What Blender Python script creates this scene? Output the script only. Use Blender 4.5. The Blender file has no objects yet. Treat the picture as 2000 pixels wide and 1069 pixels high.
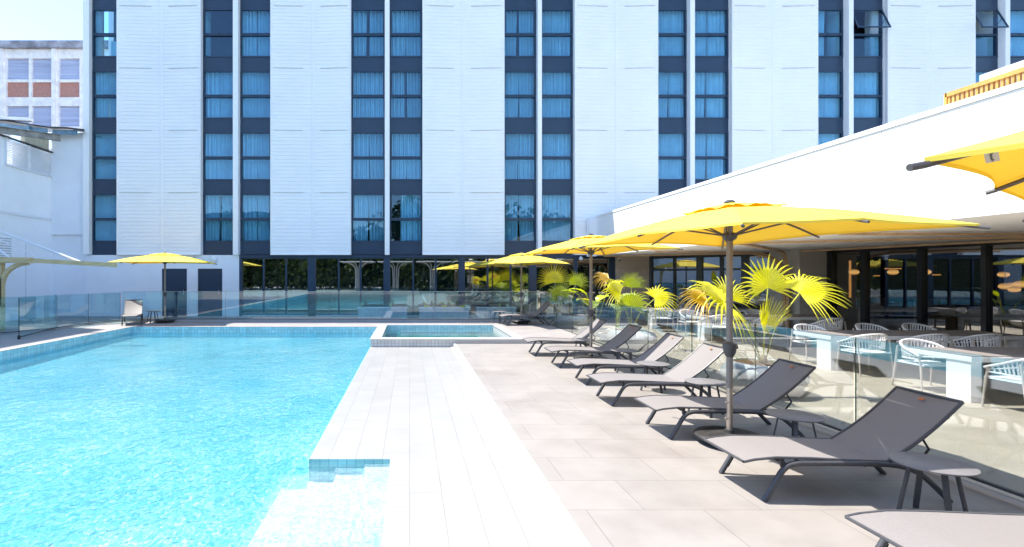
import bpy, math, random
from math import sin, cos, pi, radians
from mathutils import Vector, Matrix
random.seed(7)
S = bpy.context.scene
C = S.collection
# ------------------------------------------------------------------ camera, sky, sun, exposure
cam = bpy.data.cameras.new('camera'); co = bpy.data.objects.new('camera', cam); C.objects.link(co)
co.location = (0, 0, 1.8); co.rotation_euler = (radians(90), 0, 0)
cam.sensor_width = 36; cam.lens = 18; cam.shift_x = 0.1; cam.shift_y = 0.00125
cam.clip_start = 0.05; cam.clip_end = 2000
S.camera = co
SUNV = Vector((-0.48, 0.20, 1.0)).normalized()
W = bpy.data.worlds.new('World'); S.world = W; W.use_nodes = True
nt = W.node_tree; bg = nt.nodes['Background']
sky = nt.nodes.new('ShaderNodeTexSky'); sky.sky_type = 'NISHITA'; sky.sun_disc = False
sky.sun_elevation = math.asin(SUNV.z); sky.sun_rotation = math.atan2(SUNV.x, SUNV.y)
sky.air_density = .9; sky.dust_density = .25; sky.ozone_density = 3.0
nt.links.new(sky.outputs[0], bg.inputs[0]); bg.inputs[1].default_value = 0.15
sd = bpy.data.lights.new('sun', 'SUN'); sd.energy = 3.35; sd.angle = radians(0.5); sd.color = (1, .955, .89)
so = bpy.data.objects.new('sun', sd); C.objects.link(so)
so.rotation_euler = SUNV.to_track_quat('Z', 'Y').to_euler(); so.location = (-10, 5, 30)
S.view_settings.view_transform = 'Standard'; S.view_settings.look = 'None'
S.view_settings.exposure = 1.6; S.view_settings.gamma = 1
S.cycles.transparent_max_bounces = 24; S.cycles.max_bounces = 8
S.cycles.diffuse_bounces = 4; S.cycles.glossy_bounces = 4
S.cycles.caustics_reflective = False; S.cycles.caustics_refractive = False

# ------------------------------------------------------------------ materials
M = {}
def nodes(name):
    m = bpy.data.materials.new(name); m.use_nodes = True
    t = m.node_tree; t.nodes.clear()
    out = t.nodes.new('ShaderNodeOutputMaterial'); M[name] = m
    return m, t, out
def N(t, ty, **kw):
    n = t.nodes.new(ty)
    for k, v in kw.items():
        if k.startswith('i_'):
            k = k[2:]; k = int(k) if k.isdigit() else k.replace('_', ' ')
            n.inputs[k].default_value = v
        else: setattr(n, k, v)
    return n
def L(t, a, b): t.links.new(a, b)
def c4(c): return (c[0], c[1], c[2], 1)
def pos(t): return N(t, 'ShaderNodeNewGeometry').outputs['Position']
def noise_mix(t, vec, scale, ca, cb, detail=4, lo=.35, hi=.65, rough=.6):
    n = N(t, 'ShaderNodeTexNoise', i_Scale=scale, i_Detail=detail, i_Roughness=rough); L(t, vec, n.inputs['Vector'])
    r = N(t, 'ShaderNodeMapRange'); r.inputs[1].default_value = lo; r.inputs[2].default_value = hi
    L(t, n.outputs[0], r.inputs[0])
    mx = N(t, 'ShaderNodeMix', data_type='RGBA'); L(t, r.outputs[0], mx.inputs[0])
    for i, c in ((6, ca), (7, cb)):
        if isinstance(c, tuple): mx.inputs[i].default_value = c4(c)
        else: L(t, c, mx.inputs[i])
    return mx.outputs[2], n.outputs[0]
def mat(name, col, rough=.6, metal=0, var=.12, scale=6, bump=0, bscale=40, spec=.5, stretch=None):
    m, t, out = nodes(name)
    p = N(t, 'ShaderNodeBsdfPrincipled'); L(t, p.outputs[0], out.inputs[0])
    p.inputs['Roughness'].default_value = rough; p.inputs['Metallic'].default_value = metal
    p.inputs['Specular IOR Level'].default_value = spec
    v = N(t, 'ShaderNodeTexCoord').outputs['Object']
    if stretch:
        mp = N(t, 'ShaderNodeMapping'); mp.inputs['Scale'].default_value = stretch; L(t, v, mp.inputs[0]); v = mp.outputs[0]
    a = tuple(min(1, x * (1 + var)) for x in col); b = tuple(x * (1 - var) for x in col)
    c, _ = noise_mix(t, v, scale, a, b); L(t, c, p.inputs['Base Color'])
    if bump:
        n = N(t, 'ShaderNodeTexNoise', i_Scale=bscale, i_Detail=3); L(t, v, n.inputs['Vector'])
        bm = N(t, 'ShaderNodeBump', i_Strength=bump, i_Distance=.01); L(t, n.outputs[0], bm.inputs['Height']); L(t, bm.outputs[0], p.inputs['Normal'])
    return m
def tiles(name, col, mortar, w, h, axes='xy', offset=.5, msize=.004, var=.06, rough=.5, patch=.1, stain=None, bump=.3):
    """stone or ceramic tiles laid in world metres; axes picks the plane"""
    m, t, out = nodes(name)
    p = N(t, 'ShaderNodeBsdfPrincipled', i_Roughness=rough); L(t, p.outputs[0], out.inputs[0])
    g = pos(t); s = N(t, 'ShaderNodeSeparateXYZ'); L(t, g, s.inputs[0])
    cb = N(t, 'ShaderNodeCombineXYZ')
    L(t, s.outputs['xyz'.index(axes[0])], cb.inputs[0]); L(t, s.outputs['xyz'.index(axes[1])], cb.inputs[1])
    b = N(t, 'ShaderNodeTexBrick', i_Scale=1.0, offset=offset)
    b.inputs['Brick Width'].default_value = w; b.inputs['Row Height'].default_value = h
    b.inputs['Mortar Size'].default_value = msize; b.inputs['Mortar Smooth'].default_value = .1
    b.inputs['Color1'].default_value = c4(tuple(x * (1 - var) for x in col))
    b.inputs['Color2'].default_value = c4(tuple(min(1, x * (1 + var)) for x in col))
    b.inputs['Mortar'].default_value = c4(mortar); L(t, cb.outputs[0], b.inputs['Vector'])
    c, nf = noise_mix(t, g, 1.7, (1 + 0 * patch,) * 3, (1 - patch,) * 3, detail=6)
    mu = N(t, 'ShaderNodeMix', data_type='RGBA', blend_type='MULTIPLY'); mu.inputs[0].default_value = 1
    L(t, b.outputs[0], mu.inputs[6]); L(t, c, mu.inputs[7]); colo = mu.outputs[2]
    if stain:
        c2, _ = noise_mix(t, g, .6, (1, 1, 1), stain, detail=7, lo=.5, hi=.72)
        mu2 = N(t, 'ShaderNodeMix', data_type='RGBA', blend_type='MULTIPLY'); mu2.inputs[0].default_value = 1
        L(t, colo, mu2.inputs[6]); L(t, c2, mu2.inputs[7]); colo = mu2.outputs[2]
    L(t, colo, p.inputs['Base Color'])
    bm = N(t, 'ShaderNodeBump', i_Strength=bump, i_Distance=.003, invert=True); L(t, b.outputs['Fac'], bm.inputs['Height'])
    L(t, bm.outputs[0], p.inputs['Normal'])
    return m
def schlick(t, f0, normal=None):
    lw = N(t, 'ShaderNodeLayerWeight', i_Blend=.5)
    if normal is not None: L(t, normal, lw.inputs['Normal'])
    pw = N(t, 'ShaderNodeMath', operation='POWER', i_1=5.0); L(t, lw.outputs['Facing'], pw.inputs[0])
    mm = N(t, 'ShaderNodeMath', operation='MULTIPLY_ADD', i_1=1 - f0, i_2=f0); L(t, pw.outputs[0], mm.inputs[0])
    return mm.outputs[0]
def glass(name, tint, f0, rough=.0, wobble=0, gcol=(1, 1, 1)):
    m, t, out = nodes(name)
    tr = N(t, 'ShaderNodeBsdfTransparent', i_Color=c4(tint)); gl = N(t, 'ShaderNodeBsdfGlossy', i_Roughness=rough, i_Color=c4(gcol))
    if wobble:
        n = N(t, 'ShaderNodeTexNoise', i_Scale=1.3, i_Detail=1); L(t, pos(t), n.inputs['Vector'])
        bm = N(t, 'ShaderNodeBump', i_Strength=wobble, i_Distance=.01); L(t, n.outputs[0], bm.inputs['Height']); L(t, bm.outputs[0], gl.inputs['Normal'])
    mx = N(t, 'ShaderNodeMixShader'); L(t, schlick(t, f0), mx.inputs[0]); L(t, tr.outputs[0], mx.inputs[1]); L(t, gl.outputs[0], mx.inputs[2])
    L(t, mx.outputs[0], out.inputs[0]); return m
def leafy(name, col, tcol, mixf=.4, gloss=.08, var=.25, scale=8, rough=.35):
    """thin sheet lit from both sides (leaf or cloth)"""
    m, t, out = nodes(name)
    v = N(t, 'ShaderNodeTexCoord').outputs['Object']
    a = tuple(min(1, x * (1 + var)) for x in col); b = tuple(x * (1 - var) for x in col)
    c, _ = noise_mix(t, v, scale, a, b)
    d = N(t, 'ShaderNodeBsdfDiffuse'); L(t, c, d.inputs[0])
    tl = N(t, 'ShaderNodeBsdfTranslucent', i_Color=c4(tcol))
    m1 = N(t, 'ShaderNodeMixShader', i_0=mixf); L(t, d.outputs[0], m1.inputs[1]); L(t, tl.outputs[0], m1.inputs[2])
    g = N(t, 'ShaderNodeBsdfGlossy', i_Roughness=rough)
    m2 = N(t, 'ShaderNodeMixShader', i_0=gloss); L(t, m1.outputs[0], m2.inputs[1]); L(t, g.outputs[0], m2.inputs[2])
    L(t, m2.outputs[0], out.inputs[0]); return m
def water_mat(name, tint, strength=.6, fine=26, f0=.03, wave=.02):
    m, t, out = nodes(name)
    g = pos(t)
    mp = N(t, 'ShaderNodeMapping'); mp.inputs['Scale'].default_value = (1, .75, 1); mp.inputs['Rotation'].default_value = (0, 0, .5); L(t, g, mp.inputs[0])
    n1 = N(t, 'ShaderNodeTexNoise', i_Scale=fine, i_Detail=2.5, i_Roughness=.55, i_Distortion=.6); L(t, mp.outputs[0], n1.inputs['Vector'])
    n2 = N(t, 'ShaderNodeTexNoise', i_Scale=fine * .22, i_Detail=3, i_Roughness=.5, i_Distortion=.8); L(t, mp.outputs[0], n2.inputs['Vector'])
    n3 = N(t, 'ShaderNodeTexNoise', i_Scale=.45, i_Detail=2); L(t, mp.outputs[0], n3.inputs['Vector'])
    r3 = N(t, 'ShaderNodeMapRange'); r3.inputs[1].default_value = .35; r3.inputs[2].default_value = .65; r3.inputs[3].default_value = .35; r3.inputs[4].default_value = 1.0
    L(t, n3.outputs[0], r3.inputs[0])
    ad = N(t, 'ShaderNodeMath', operation='MULTIPLY_ADD', i_1=2.2); L(t, n2.outputs[0], ad.inputs[0]); L(t, n1.outputs[0], ad.inputs[2])
    ml = N(t, 'ShaderNodeMath', operation='MULTIPLY'); L(t, ad.outputs[0], ml.inputs[0]); L(t, r3.outputs[0], ml.inputs[1])
    bm = N(t, 'ShaderNodeBump', i_Strength=strength, i_Distance=wave); L(t, ml.outputs[0], bm.inputs['Height'])
    tr = N(t, 'ShaderNodeBsdfTransparent', i_Color=c4(tint))
    rf = N(t, 'ShaderNodeBsdfRefraction', i_Color=c4(tint), i_IOR=1.2, i_Roughness=0); L(t, bm.outputs[0], rf.inputs['Normal'])
    mr = N(t, 'ShaderNodeMixShader', i_0=.3); L(t, tr.outputs[0], mr.inputs[1]); L(t, rf.outputs[0], mr.inputs[2])
    gl = N(t, 'ShaderNodeBsdfGlossy', i_Roughness=.05, i_Color=(1, 1, 1, 1)); L(t, bm.outputs[0], gl.inputs['Normal'])
    mx = N(t, 'ShaderNodeMixShader'); L(t, schlick(t, f0, bm.outputs[0]), mx.inputs[0]); L(t, mr.outputs[0], mx.inputs[1]); L(t, gl.outputs[0], mx.inputs[2])
    L(t, mx.outputs[0], out.inputs[0]); return m
def emis(name, col, s):
    m, t, out = nodes(name); e = N(t, 'ShaderNodeEmission', i_Color=c4(col), i_Strength=s); L(t, e.outputs[0], out.inputs[0]); return m

tiles('deck_stone', (.298, .272, .246), (.205, .182, .162), .9, .56, 'xy', .5, .0038, .035, .55, .13, (.78, .75, .73))
tiles('upper_stone', (.33, .30, .28), (.21, .18, .165), .9, .45, 'xy', .5, .003, .05, .55, .12)
tiles('terrace_stone', (.43, .38, .30), (.34, .29, .225), .9, .6, 'xy', .5, .003, .05, .6, .12)
tiles('shelf_tile', (.342, .330, .306), (.25, .235, .21), .42, .28, 'yx', .37, .0036, .035, .35, .08)
tiles('edge_tile_x', (.50, .80, .83), (.2, .45, .52), .105, .105, 'xz', 0, .0035, .12, .25, .08)
tiles('edge_tile_y', (.50, .80, .83), (.2, .45, .52), .105, .105, 'yz', 0, .0035, .12, .25, .08)
tiles('spa_tile', (.64, .635, .60), (.22, .24, .24), .095, .095, 'xz', 0, .0035, .08, .3, .1)
def caustic_paint(name, pale=False):  # pool blue with caustic sparkle painted into the colour by noise
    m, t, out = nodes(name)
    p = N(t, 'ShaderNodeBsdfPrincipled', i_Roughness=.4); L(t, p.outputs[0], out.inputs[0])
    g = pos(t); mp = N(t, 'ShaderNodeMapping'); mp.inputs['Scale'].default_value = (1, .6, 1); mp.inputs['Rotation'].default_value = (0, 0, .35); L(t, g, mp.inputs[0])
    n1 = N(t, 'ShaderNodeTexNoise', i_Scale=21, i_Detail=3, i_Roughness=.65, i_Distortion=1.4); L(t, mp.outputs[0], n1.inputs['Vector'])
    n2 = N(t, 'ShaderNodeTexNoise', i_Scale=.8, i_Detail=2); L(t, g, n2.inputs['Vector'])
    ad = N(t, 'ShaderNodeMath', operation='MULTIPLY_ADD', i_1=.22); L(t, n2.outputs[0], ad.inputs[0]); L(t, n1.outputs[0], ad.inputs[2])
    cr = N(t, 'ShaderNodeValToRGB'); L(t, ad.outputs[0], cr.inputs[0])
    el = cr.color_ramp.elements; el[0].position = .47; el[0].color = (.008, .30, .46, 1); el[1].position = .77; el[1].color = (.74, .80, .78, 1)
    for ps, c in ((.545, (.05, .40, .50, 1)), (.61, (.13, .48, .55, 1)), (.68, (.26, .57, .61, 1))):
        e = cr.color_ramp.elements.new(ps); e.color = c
    if pale:  # submerged steps: same painted sparkle in whiter tones
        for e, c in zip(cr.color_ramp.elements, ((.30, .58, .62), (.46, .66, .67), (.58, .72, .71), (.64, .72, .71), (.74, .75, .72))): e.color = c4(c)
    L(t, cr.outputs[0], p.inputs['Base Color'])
caustic_paint('pool_floor'); caustic_paint('step_caustics', True)
tiles('pool_wall', (.0, .62, .84), (.0, .5, .7), .105, .105, 'yz', 0, .0035, .1, .4, .1)
tiles('pool_wall_x', (.01, .64, .80), (.01, .52, .68), .105, .105, 'xz', 0, .0035, .1, .4, .1)
tiles('face_tile', (.32, .66, .70), (.14, .42, .48), .0925, .0925, 'xz', 0, .0035, .1, .35, .1)
tiles('step_tile', (.40, .43, .43), (.375, .41, .41), .3, .6, 'xy', .5, .002, .04, .4, .08)
tiles('spa_floor', (.10, .62, .66), (.05, .34, .38), .105, .105, 'xy', 0, .003, .1, .4, .1)
tiles('stone_wall', (.56, .47, .38), (.33, .27, .22), .9, .3, 'xz', .5, .004, .08, .8, .12)
mat('coping', (.42, .41, .39), .5, var=.05, scale=3)
mat('white_render', (.90, .91, .93), .75, var=.025, scale=1.2, bump=.15, bscale=60)
mat('facade_white', (.95, .935, .91), .5, var=.02, scale=.7)
mat('fascia_white', (.88, .88, .87), .6, var=.015, scale=.5)
mat('soffit_white', (.90, .89, .875), .7, var=.03, scale=.6)
mat('navy_metal', (.019, .042, .080), .35, var=.08, scale=2, spec=.5)
mat('dark_frame', (.016, .019, .024), .3, var=.1)
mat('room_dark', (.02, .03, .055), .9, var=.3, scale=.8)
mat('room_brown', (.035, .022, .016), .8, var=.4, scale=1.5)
mat('curtain_white', (.93, .94, .95), .9, var=.06, scale=3)
mat('joint_grey', (.50, .52, .55), .8)
mat('joint_pale', (.66, .67, .69), .8)
mat('alu', (.55, .56, .57), .35, .9, var=.05)
mat('wood_light', (.60, .39, .22), .5, var=.2, scale=3, stretch=(1, 1, 12), bump=.1)
mat('wood_pine', (.66, .52, .27), .6, var=.18, scale=4, stretch=(.6, 6, 6))
mat('wood_orange', (.62, .34, .09), .5, var=.2, scale=6)
mat('charcoal', (.062, .062, .068), .42, var=.12, scale=12)
mat('charcoal_dark', (.022, .021, .022), .45, var=.15)
mat('pole_grey', (.23, .20, .18), .42, .1, var=.08)
mat('rib_grey', (.10, .085, .078), .45, .1, var=.08)
mat('silver_tube', (.50, .42, .35), .3, .8, var=.12)
mat('base_black', (.030, .029, .028), .5, var=.5, scale=9, bump=.15)
mat('table_grey', (.165, .155, .155), .5, var=.07, scale=9)
mat('pot_white', (.80, .80, .78), .45, var=.03)
mat('soil', (.16, .085, .045), .95, var=.4, scale=30, bump=.8, bscale=60)
mat('rope_white', (.72, .71, .70), .75, var=.06, bump=.4, bscale=200)
mat('leg_sand', (.50, .44, .38), .55, var=.06)
mat('cushion_white', (.78, .79, .79), .8, var=.03)
mat('table_top_grey', (.23, .205, .19), .55, var=.12, scale=5)
mat('table_white', (.76, .76, .75), .5, var=.03)
mat('concrete_old', (.34, .33, .36), .9, var=.45, scale=1.1, bump=.3)
mat('old_white', (.84, .80, .77), .85, var=.12, scale=2.2)
mat('old_red', (.46, .22, .17), .7, var=.12)
mat('old_shutter', (.42, .46, .60), .6, var=.15, scale=1, stretch=(.2, 1, 4))
mat('steel_rust', (.28, .25, .21), .7, .2, var=.4, scale=4)
mat('steel_blue', (.17, .28, .37), .6, .2, var=.2)
mat('plaster_beige', (.48, .44, .33), .9, var=.1)
mat('white_metal', (.78, .80, .83), .4, var=.03)
mat('tag_cream', (.66, .62, .58), .8, var=.05)
mat('tag_orange', (.50, .14, .03), .6)
mat('ink', (.05, .05, .05), .8)
mat('palm_trunk', (.30, .22, .09), .8, var=.3)
mat('petiole', (.50, .50, .06), .45, var=.15)
mat('cream_panel', (.36, .34, .29), .7)
mat('white_truss', (.55, .58, .58), .5)
mat('hill_green', (.006, .010, .005), .9, var=.4, scale=.2, spec=.05)
mat('bark', (.10, .07, .05), .9, var=.3)
mat('pillar_cream', (.62, .585, .55), .7, var=.03)
leafy('canopy_yellow', (.93, .75, .11), (1, .43, .0), .15, .02, .04, 2, .5)
leafy('palm_yellow', (.74, .70, .012), (.92, .86, .0), .48, .07, .22, 5)
leafy('palm_green', (.40, .48, .02), (.60, .68, .01), .45, .06, .25, 5)
leafy('palm_gold', (.62, .40, .04), (.75, .45, .02), .4, .05, .25, 5)
leafy('leaf_mid', (.16, .30, .04), (.28, .45, .04), .4, .10, .3, 4)
leafy('leaf_pale', (.45, .58, .25), (.4, .55, .15), .35, .12, .25, 6)
leafy('leaf_dark', (.038, .062, .026), (.06, .11, .015), .3, .04, .4, 2)
leafy('sling_taupe', (.236, .218, .210), (.10, .065, .055), .10, .06, .04, 60, .5)
glass('fence_glass', (.84, .875, .875), .18, 0, .02)
glass('fence_glass_teal', (.80, .94, .965), .10, 0, .02)
glass('glass_edge', (.12, .30, .28), .1)
glass('window_glass', (.68, .90, .99), .055, 0, .12, (.75, .88, 1))
glass('shop_glass', (.40, .52, .54), .38, 0, .05)
glass('resto_glass', (.50, .51, .50), .26, 0, .04)
water_mat('pool_water', (.90, .985, .995), .8, 24, .02, .025)
water_mat('spa_water', (.82, .97, .97), .3, 14)
def globe_mat(name):
    m, t, out = nodes(name); g = N(t, 'ShaderNodeTexCoord'); s_ = N(t, 'ShaderNodeSeparateXYZ'); L(t, g.outputs['Generated'], s_.inputs[0])
    cr = N(t, 'ShaderNodeValToRGB'); L(t, s_.outputs[2], cr.inputs[0])
    el = cr.color_ramp.elements; el[0].color = (.42, .18, .05, 1); el[1].color = (.30, .13, .04, 1); e = el.new(.45); e.color = (1.0, .55, .16, 1)
    em = N(t, 'ShaderNodeEmission', i_Strength=.6); L(t, cr.outputs[0], em.inputs[0]); L(t, em.outputs[0], out.inputs[0])
globe_mat('lamp_glow')
emis('lamp_core', (1, .45, .12), .33)

# ------------------------------------------------------------------ mesh helpers
class MB:
    def __init__(s): s.v = []; s.f = []
    def add(s, vs, fs):
        o = len(s.v); s.v += [tuple(v) for v in vs]; s.f += [tuple(i + o for i in f) for f in fs]; return s
    def box(s, x0, y0, z0, x1, y1, z1):
        x0, x1 = min(x0, x1), max(x0, x1); y0, y1 = min(y0, y1), max(y0, y1); z0, z1 = min(z0, z1), max(z0, z1)
        return s.add([(x0, y0, z0), (x1, y0, z0), (x1, y1, z0), (x0, y1, z0), (x0, y0, z1), (x1, y0, z1), (x1, y1, z1), (x0, y1, z1)],
                     [(0, 3, 2, 1), (4, 5, 6, 7), (0, 1, 5, 4), (1, 2, 6, 5), (2, 3, 7, 6), (3, 0, 4, 7)])
    def bar(s, a, b, w, h, up=(0, 0, 1)):
        a = Vector(a); b = Vector(b); d = (b - a).normalized(); u = Vector(up)
        sd = d.cross(u)
        if sd.length < 1e-4: sd = d.cross(Vector((0, 1, 0)))
        sd.normalize(); u = sd.cross(d).normalized()
        vs = []
        for p in (a, b):
            for i, j in ((-1, -1), (1, -1), (1, 1), (-1, 1)): vs.append(p + sd * (w / 2 * i) + u * (h / 2 * j))
        return s.add(vs, [(0, 1, 2, 3), (7, 6, 5, 4), (0, 4, 5, 1), (1, 5, 6, 2), (2, 6, 7, 3), (3, 7, 4, 0)])
    def tube(s, pts, r, n=10, rs=None, flat=1.0):
        pts = [Vector(p) for p in pts]; k = len(pts); vs = []
        ref = None
        for i, p in enumerate(pts):
            d = (pts[min(i + 1, k - 1)] - pts[max(i - 1, 0)]).normalized()
            if ref is None:
                ref = Vector((0, 0, 1)) if abs(d.z) < .9 else Vector((0, 1, 0))
                ref = (ref - d * ref.dot(d)).normalized()
            else: ref = (ref - d * ref.dot(d)).normalized()
            sd = d.cross(ref); rr = rs[i] if rs else r
            for j in range(n):
                a = 2 * pi * j / n; vs.append(p + ref * (cos(a) * rr * flat) + sd * (sin(a) * rr))
        fs = [(i * n + j, i * n + (j + 1) % n, (i + 1) * n + (j + 1) % n, (i + 1) * n + j) for i in range(k - 1) for j in range(n)]
        fs += [tuple(range(n))[::-1], tuple(range((k - 1) * n, k * n))]
        return s.add(vs, fs)
    def ribbon(s, pts, w, h, ups=None):
        """rectangular section swept along pts; w across, h along the 'up' normal"""
        pts = [Vector(p) for p in pts]; k = len(pts); vs = []
        up = Vector(ups if ups else (0, 0, 1))
        side = None
        for i, p in enumerate(pts):
            d = (pts[min(i + 1, k - 1)] - pts[max(i - 1, 0)]).normalized()
            sd = Vector(ups).normalized() if ups else d.cross(up).normalized()
            u = sd.cross(d).normalized()
            for a, b in ((-1, -1), (1, -1), (1, 1), (-1, 1)): vs.append(p + sd * (w / 2 * a) + u * (h / 2 * b))
        fs = [(i * 4 + j, i * 4 + (j + 1) % 4, (i + 1) * 4 + (j + 1) % 4, (i + 1) * 4 + j) for i in range(k - 1) for j in range(4)]
        fs += [(3, 2, 1, 0), ((k - 1) * 4, (k - 1) * 4 + 1, (k - 1) * 4 + 2, (k - 1) * 4 + 3)]
        return s.add(vs, fs)
    def lathe(s, prof, n=24, cx=0, cy=0):
        vs = [(cx + r * cos(2 * pi * j / n), cy + r * sin(2 * pi * j / n), z) for r, z in prof for j in range(n)]
        k = len(prof)
        fs = [(i * n + j, i * n + (j + 1) % n, (i + 1) * n + (j + 1) % n, (i + 1) * n + j) for i in range(k - 1) for j in range(n)]
        if prof[0][0] > 1e-4: fs.append(tuple(range(n))[::-1])
        if prof[-1][0] > 1e-4: fs.append(tuple(range((k - 1) * n, k * n)))
        return s.add(vs, fs)
    def grid(s, fn, nu, nv):
        vs = [fn(i / nu, j / nv) for i in range(nu + 1) for j in range(nv + 1)]
        q = nv + 1
        return s.add(vs, [(i * q + j, (i + 1) * q + j, (i + 1) * q + j + 1, i * q + j + 1) for i in range(nu) for j in range(nv)])
    def build(s, name, m, parent=None, smooth=False, world=False, bevel=0):
        vs = s.v
        if world and parent is not None:
            o = Vector(parent.matrix_world.translation if parent.parent else parent.location)
            q = parent
            o = Vector((0, 0, 0))
            while q is not None: o += q.location; q = q.parent
            vs = [tuple(Vector(v) - o) for v in vs]
        me = bpy.data.meshes.new(name); me.from_pydata(vs, [], s.f); me.update()
        me.materials.append(M[m] if isinstance(m, str) else m)
        if smooth:
            me.polygons.foreach_set('use_smooth', [True] * len(me.polygons))
            try: me.set_sharp_from_angle(angle=radians(40))
            except Exception: pass
        ob = bpy.data.objects.new(name, me); C.objects.link(ob)
        if parent is not None: ob.parent = parent
        if bevel:
            b = ob.modifiers.new('bevel', 'BEVEL'); b.width = bevel; b.segments = 2; b.limit_method = 'ANGLE'
        return ob
def tag(o, label, cat, group=None):
    o['label'] = label; o['category'] = cat
    if group: o['group'] = group
    return o
def thing(name, label, cat, loc=(0, 0, 0), rz=0, group=None):
    o = bpy.data.objects.new(name, None); C.objects.link(o); o.location = loc; o.rotation_euler = (0, 0, rz)
    o.empty_display_size = .2
    return tag(o, label, cat, group)
def struct(o, kind='structure'): o['kind'] = kind; return o
def bx(name, m, x0, y0, z0, x1, y1, z1, parent=None, world=True, bevel=0):
    return MB().box(x0, y0, z0, x1, y1, z1).build(name, m, parent, world=world, bevel=bevel)
def copy_tree(o, parent=None):
    c = o.copy(); C.objects.link(c); c.parent = parent
    for ch in list(KIDS.get(o.name, [])): copy_tree(ch, c)
    return c
KIDS = {}
def index_kids():
    KIDS.clear()
    for o in C.objects:
        if o.parent: KIDS.setdefault(o.parent.name, []).append(o)
def smoothpath(pts, n=6):
    P = [Vector(p) for p in pts]; out = []
    P = [P[0] * 2 - P[1]] + P + [P[-1] * 2 - P[-2]]
    for i in range(1, len(P) - 2):
        for k in range(n):
            t = k / n; a, b, c, d = P[i - 1], P[i], P[i + 1], P[i + 2]
            out.append(.5 * ((2 * b) + (c - a) * t + (2 * a - 5 * b + 4 * c - d) * t * t + (3 * b - a - 3 * c + d) * t ** 3))
    out.append(P[-2]); return out

# ------------------------------------------------------------------ setting: ground, decks, pool
WZ = -.12
m = MB(); m.add([(-600, -600, -1.6), (600, -600, -1.6), (600, 600, -1.6), (-600, 600, -1.6)], [(0, 1, 2, 3)])
struct(m.build('ground', 'hill_green'))
m = MB(); m.box(1.145, -12, -.9, 30, 13.38, 0)
m.box(4.86, 13.38, -.9, 30, 30, -.0)
struct(m.build('pool_deck', 'deck_stone'))
m = MB(); m.box(-9.1, 16.76, -.9, -1.03, 17.36, .1)
m.box(-30, 17.36, -.9, 4.74, 30, .1); m.box(3.0, 13.40, -.9, 4.74, 17.36, .1)
m.box(-30, -30, -.9, -9.11, 17.36, .1); m.box(-9.11, -30, -.9, 1.0, -7.5, .1)
struct(m.build('raised_deck', 'upper_stone'))
m = MB(); m.box(4.86, -12, .0, 30, 21, .004)
struct(m.build('terrace', 'terrace_stone'))
# shelf with steps
m = MB(); m.box(-1.03, 5.28, -.9, 1.14, 13.48, -.1); m.box(-.2, -7.5, -.9, 1.14, 5.28, -.1)
struct(m.build('sun_shelf', 'shelf_tile'))
m = MB(); m.box(1.14, -7.5, -.098, 1.20, 13.36, .004); m.box(1.075, -7.5, -.1, 1.14, 13.4, -.085)
struct(m.build('shelf_edge', 'coping'))
m = MB(); m.box(-1.034, 5.277, -.8, -.2, 5.28, -.1)
m.box(-1.036, 5.277, -.8, -1.03, 13.48, -.1)
struct(m.build('shelf_riser', 'face_tile'))
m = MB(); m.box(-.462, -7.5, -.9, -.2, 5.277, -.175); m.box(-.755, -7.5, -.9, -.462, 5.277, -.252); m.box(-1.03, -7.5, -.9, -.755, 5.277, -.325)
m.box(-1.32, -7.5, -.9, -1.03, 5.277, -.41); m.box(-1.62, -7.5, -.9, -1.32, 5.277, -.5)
struct(m.build('pool_steps', 'step_caustics'))
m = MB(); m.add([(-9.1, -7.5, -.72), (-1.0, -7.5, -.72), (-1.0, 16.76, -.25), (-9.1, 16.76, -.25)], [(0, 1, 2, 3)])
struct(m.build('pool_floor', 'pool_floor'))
m = MB(); m.box(-9.106, -7.5, WZ - .6, -9.10, 16.76, WZ - .01)
struct(m.build('pool_side_wall', 'pool_wall'))
m = MB(); m.box(-9.1, 16.752, WZ - .6, -1.03, 16.758, WZ - .01)
struct(m.build('pool_end_wall', 'pool_wall_x'))
m = MB(); m.box(-9.104, -7.5, WZ - .01, -9.09, 16.75, .095)
struct(m.build('pool_side_tiles', 'edge_tile_y'))
m = MB(); m.box(-9.1, 16.745, WZ - .01, -1.03, 16.758, .095)
struct(m.build('pool_end_tiles', 'edge_tile_x'))
m = MB(); m.box(-9.13, -7.5, .1, -9.088, 16.742, .104); m.box(-9.13, 16.742, .1, -1.04, 16.79, .104)
struct(m.build('pool_edge_trim', 'stone_wall'))
m = MB(); m.add([(-9.1, -7.5, WZ), (-1.034, -7.5, WZ), (-1.034, 16.75, WZ), (-9.1, 16.75, WZ),
                 (-.2, -7.5, WZ), (-.2, 5.277, WZ), (-1.034, 5.277, WZ)], [(0, 1, 2, 3), (1, 4, 5, 6)])
struct(m.build('pool_water', 'pool_water'))
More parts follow.
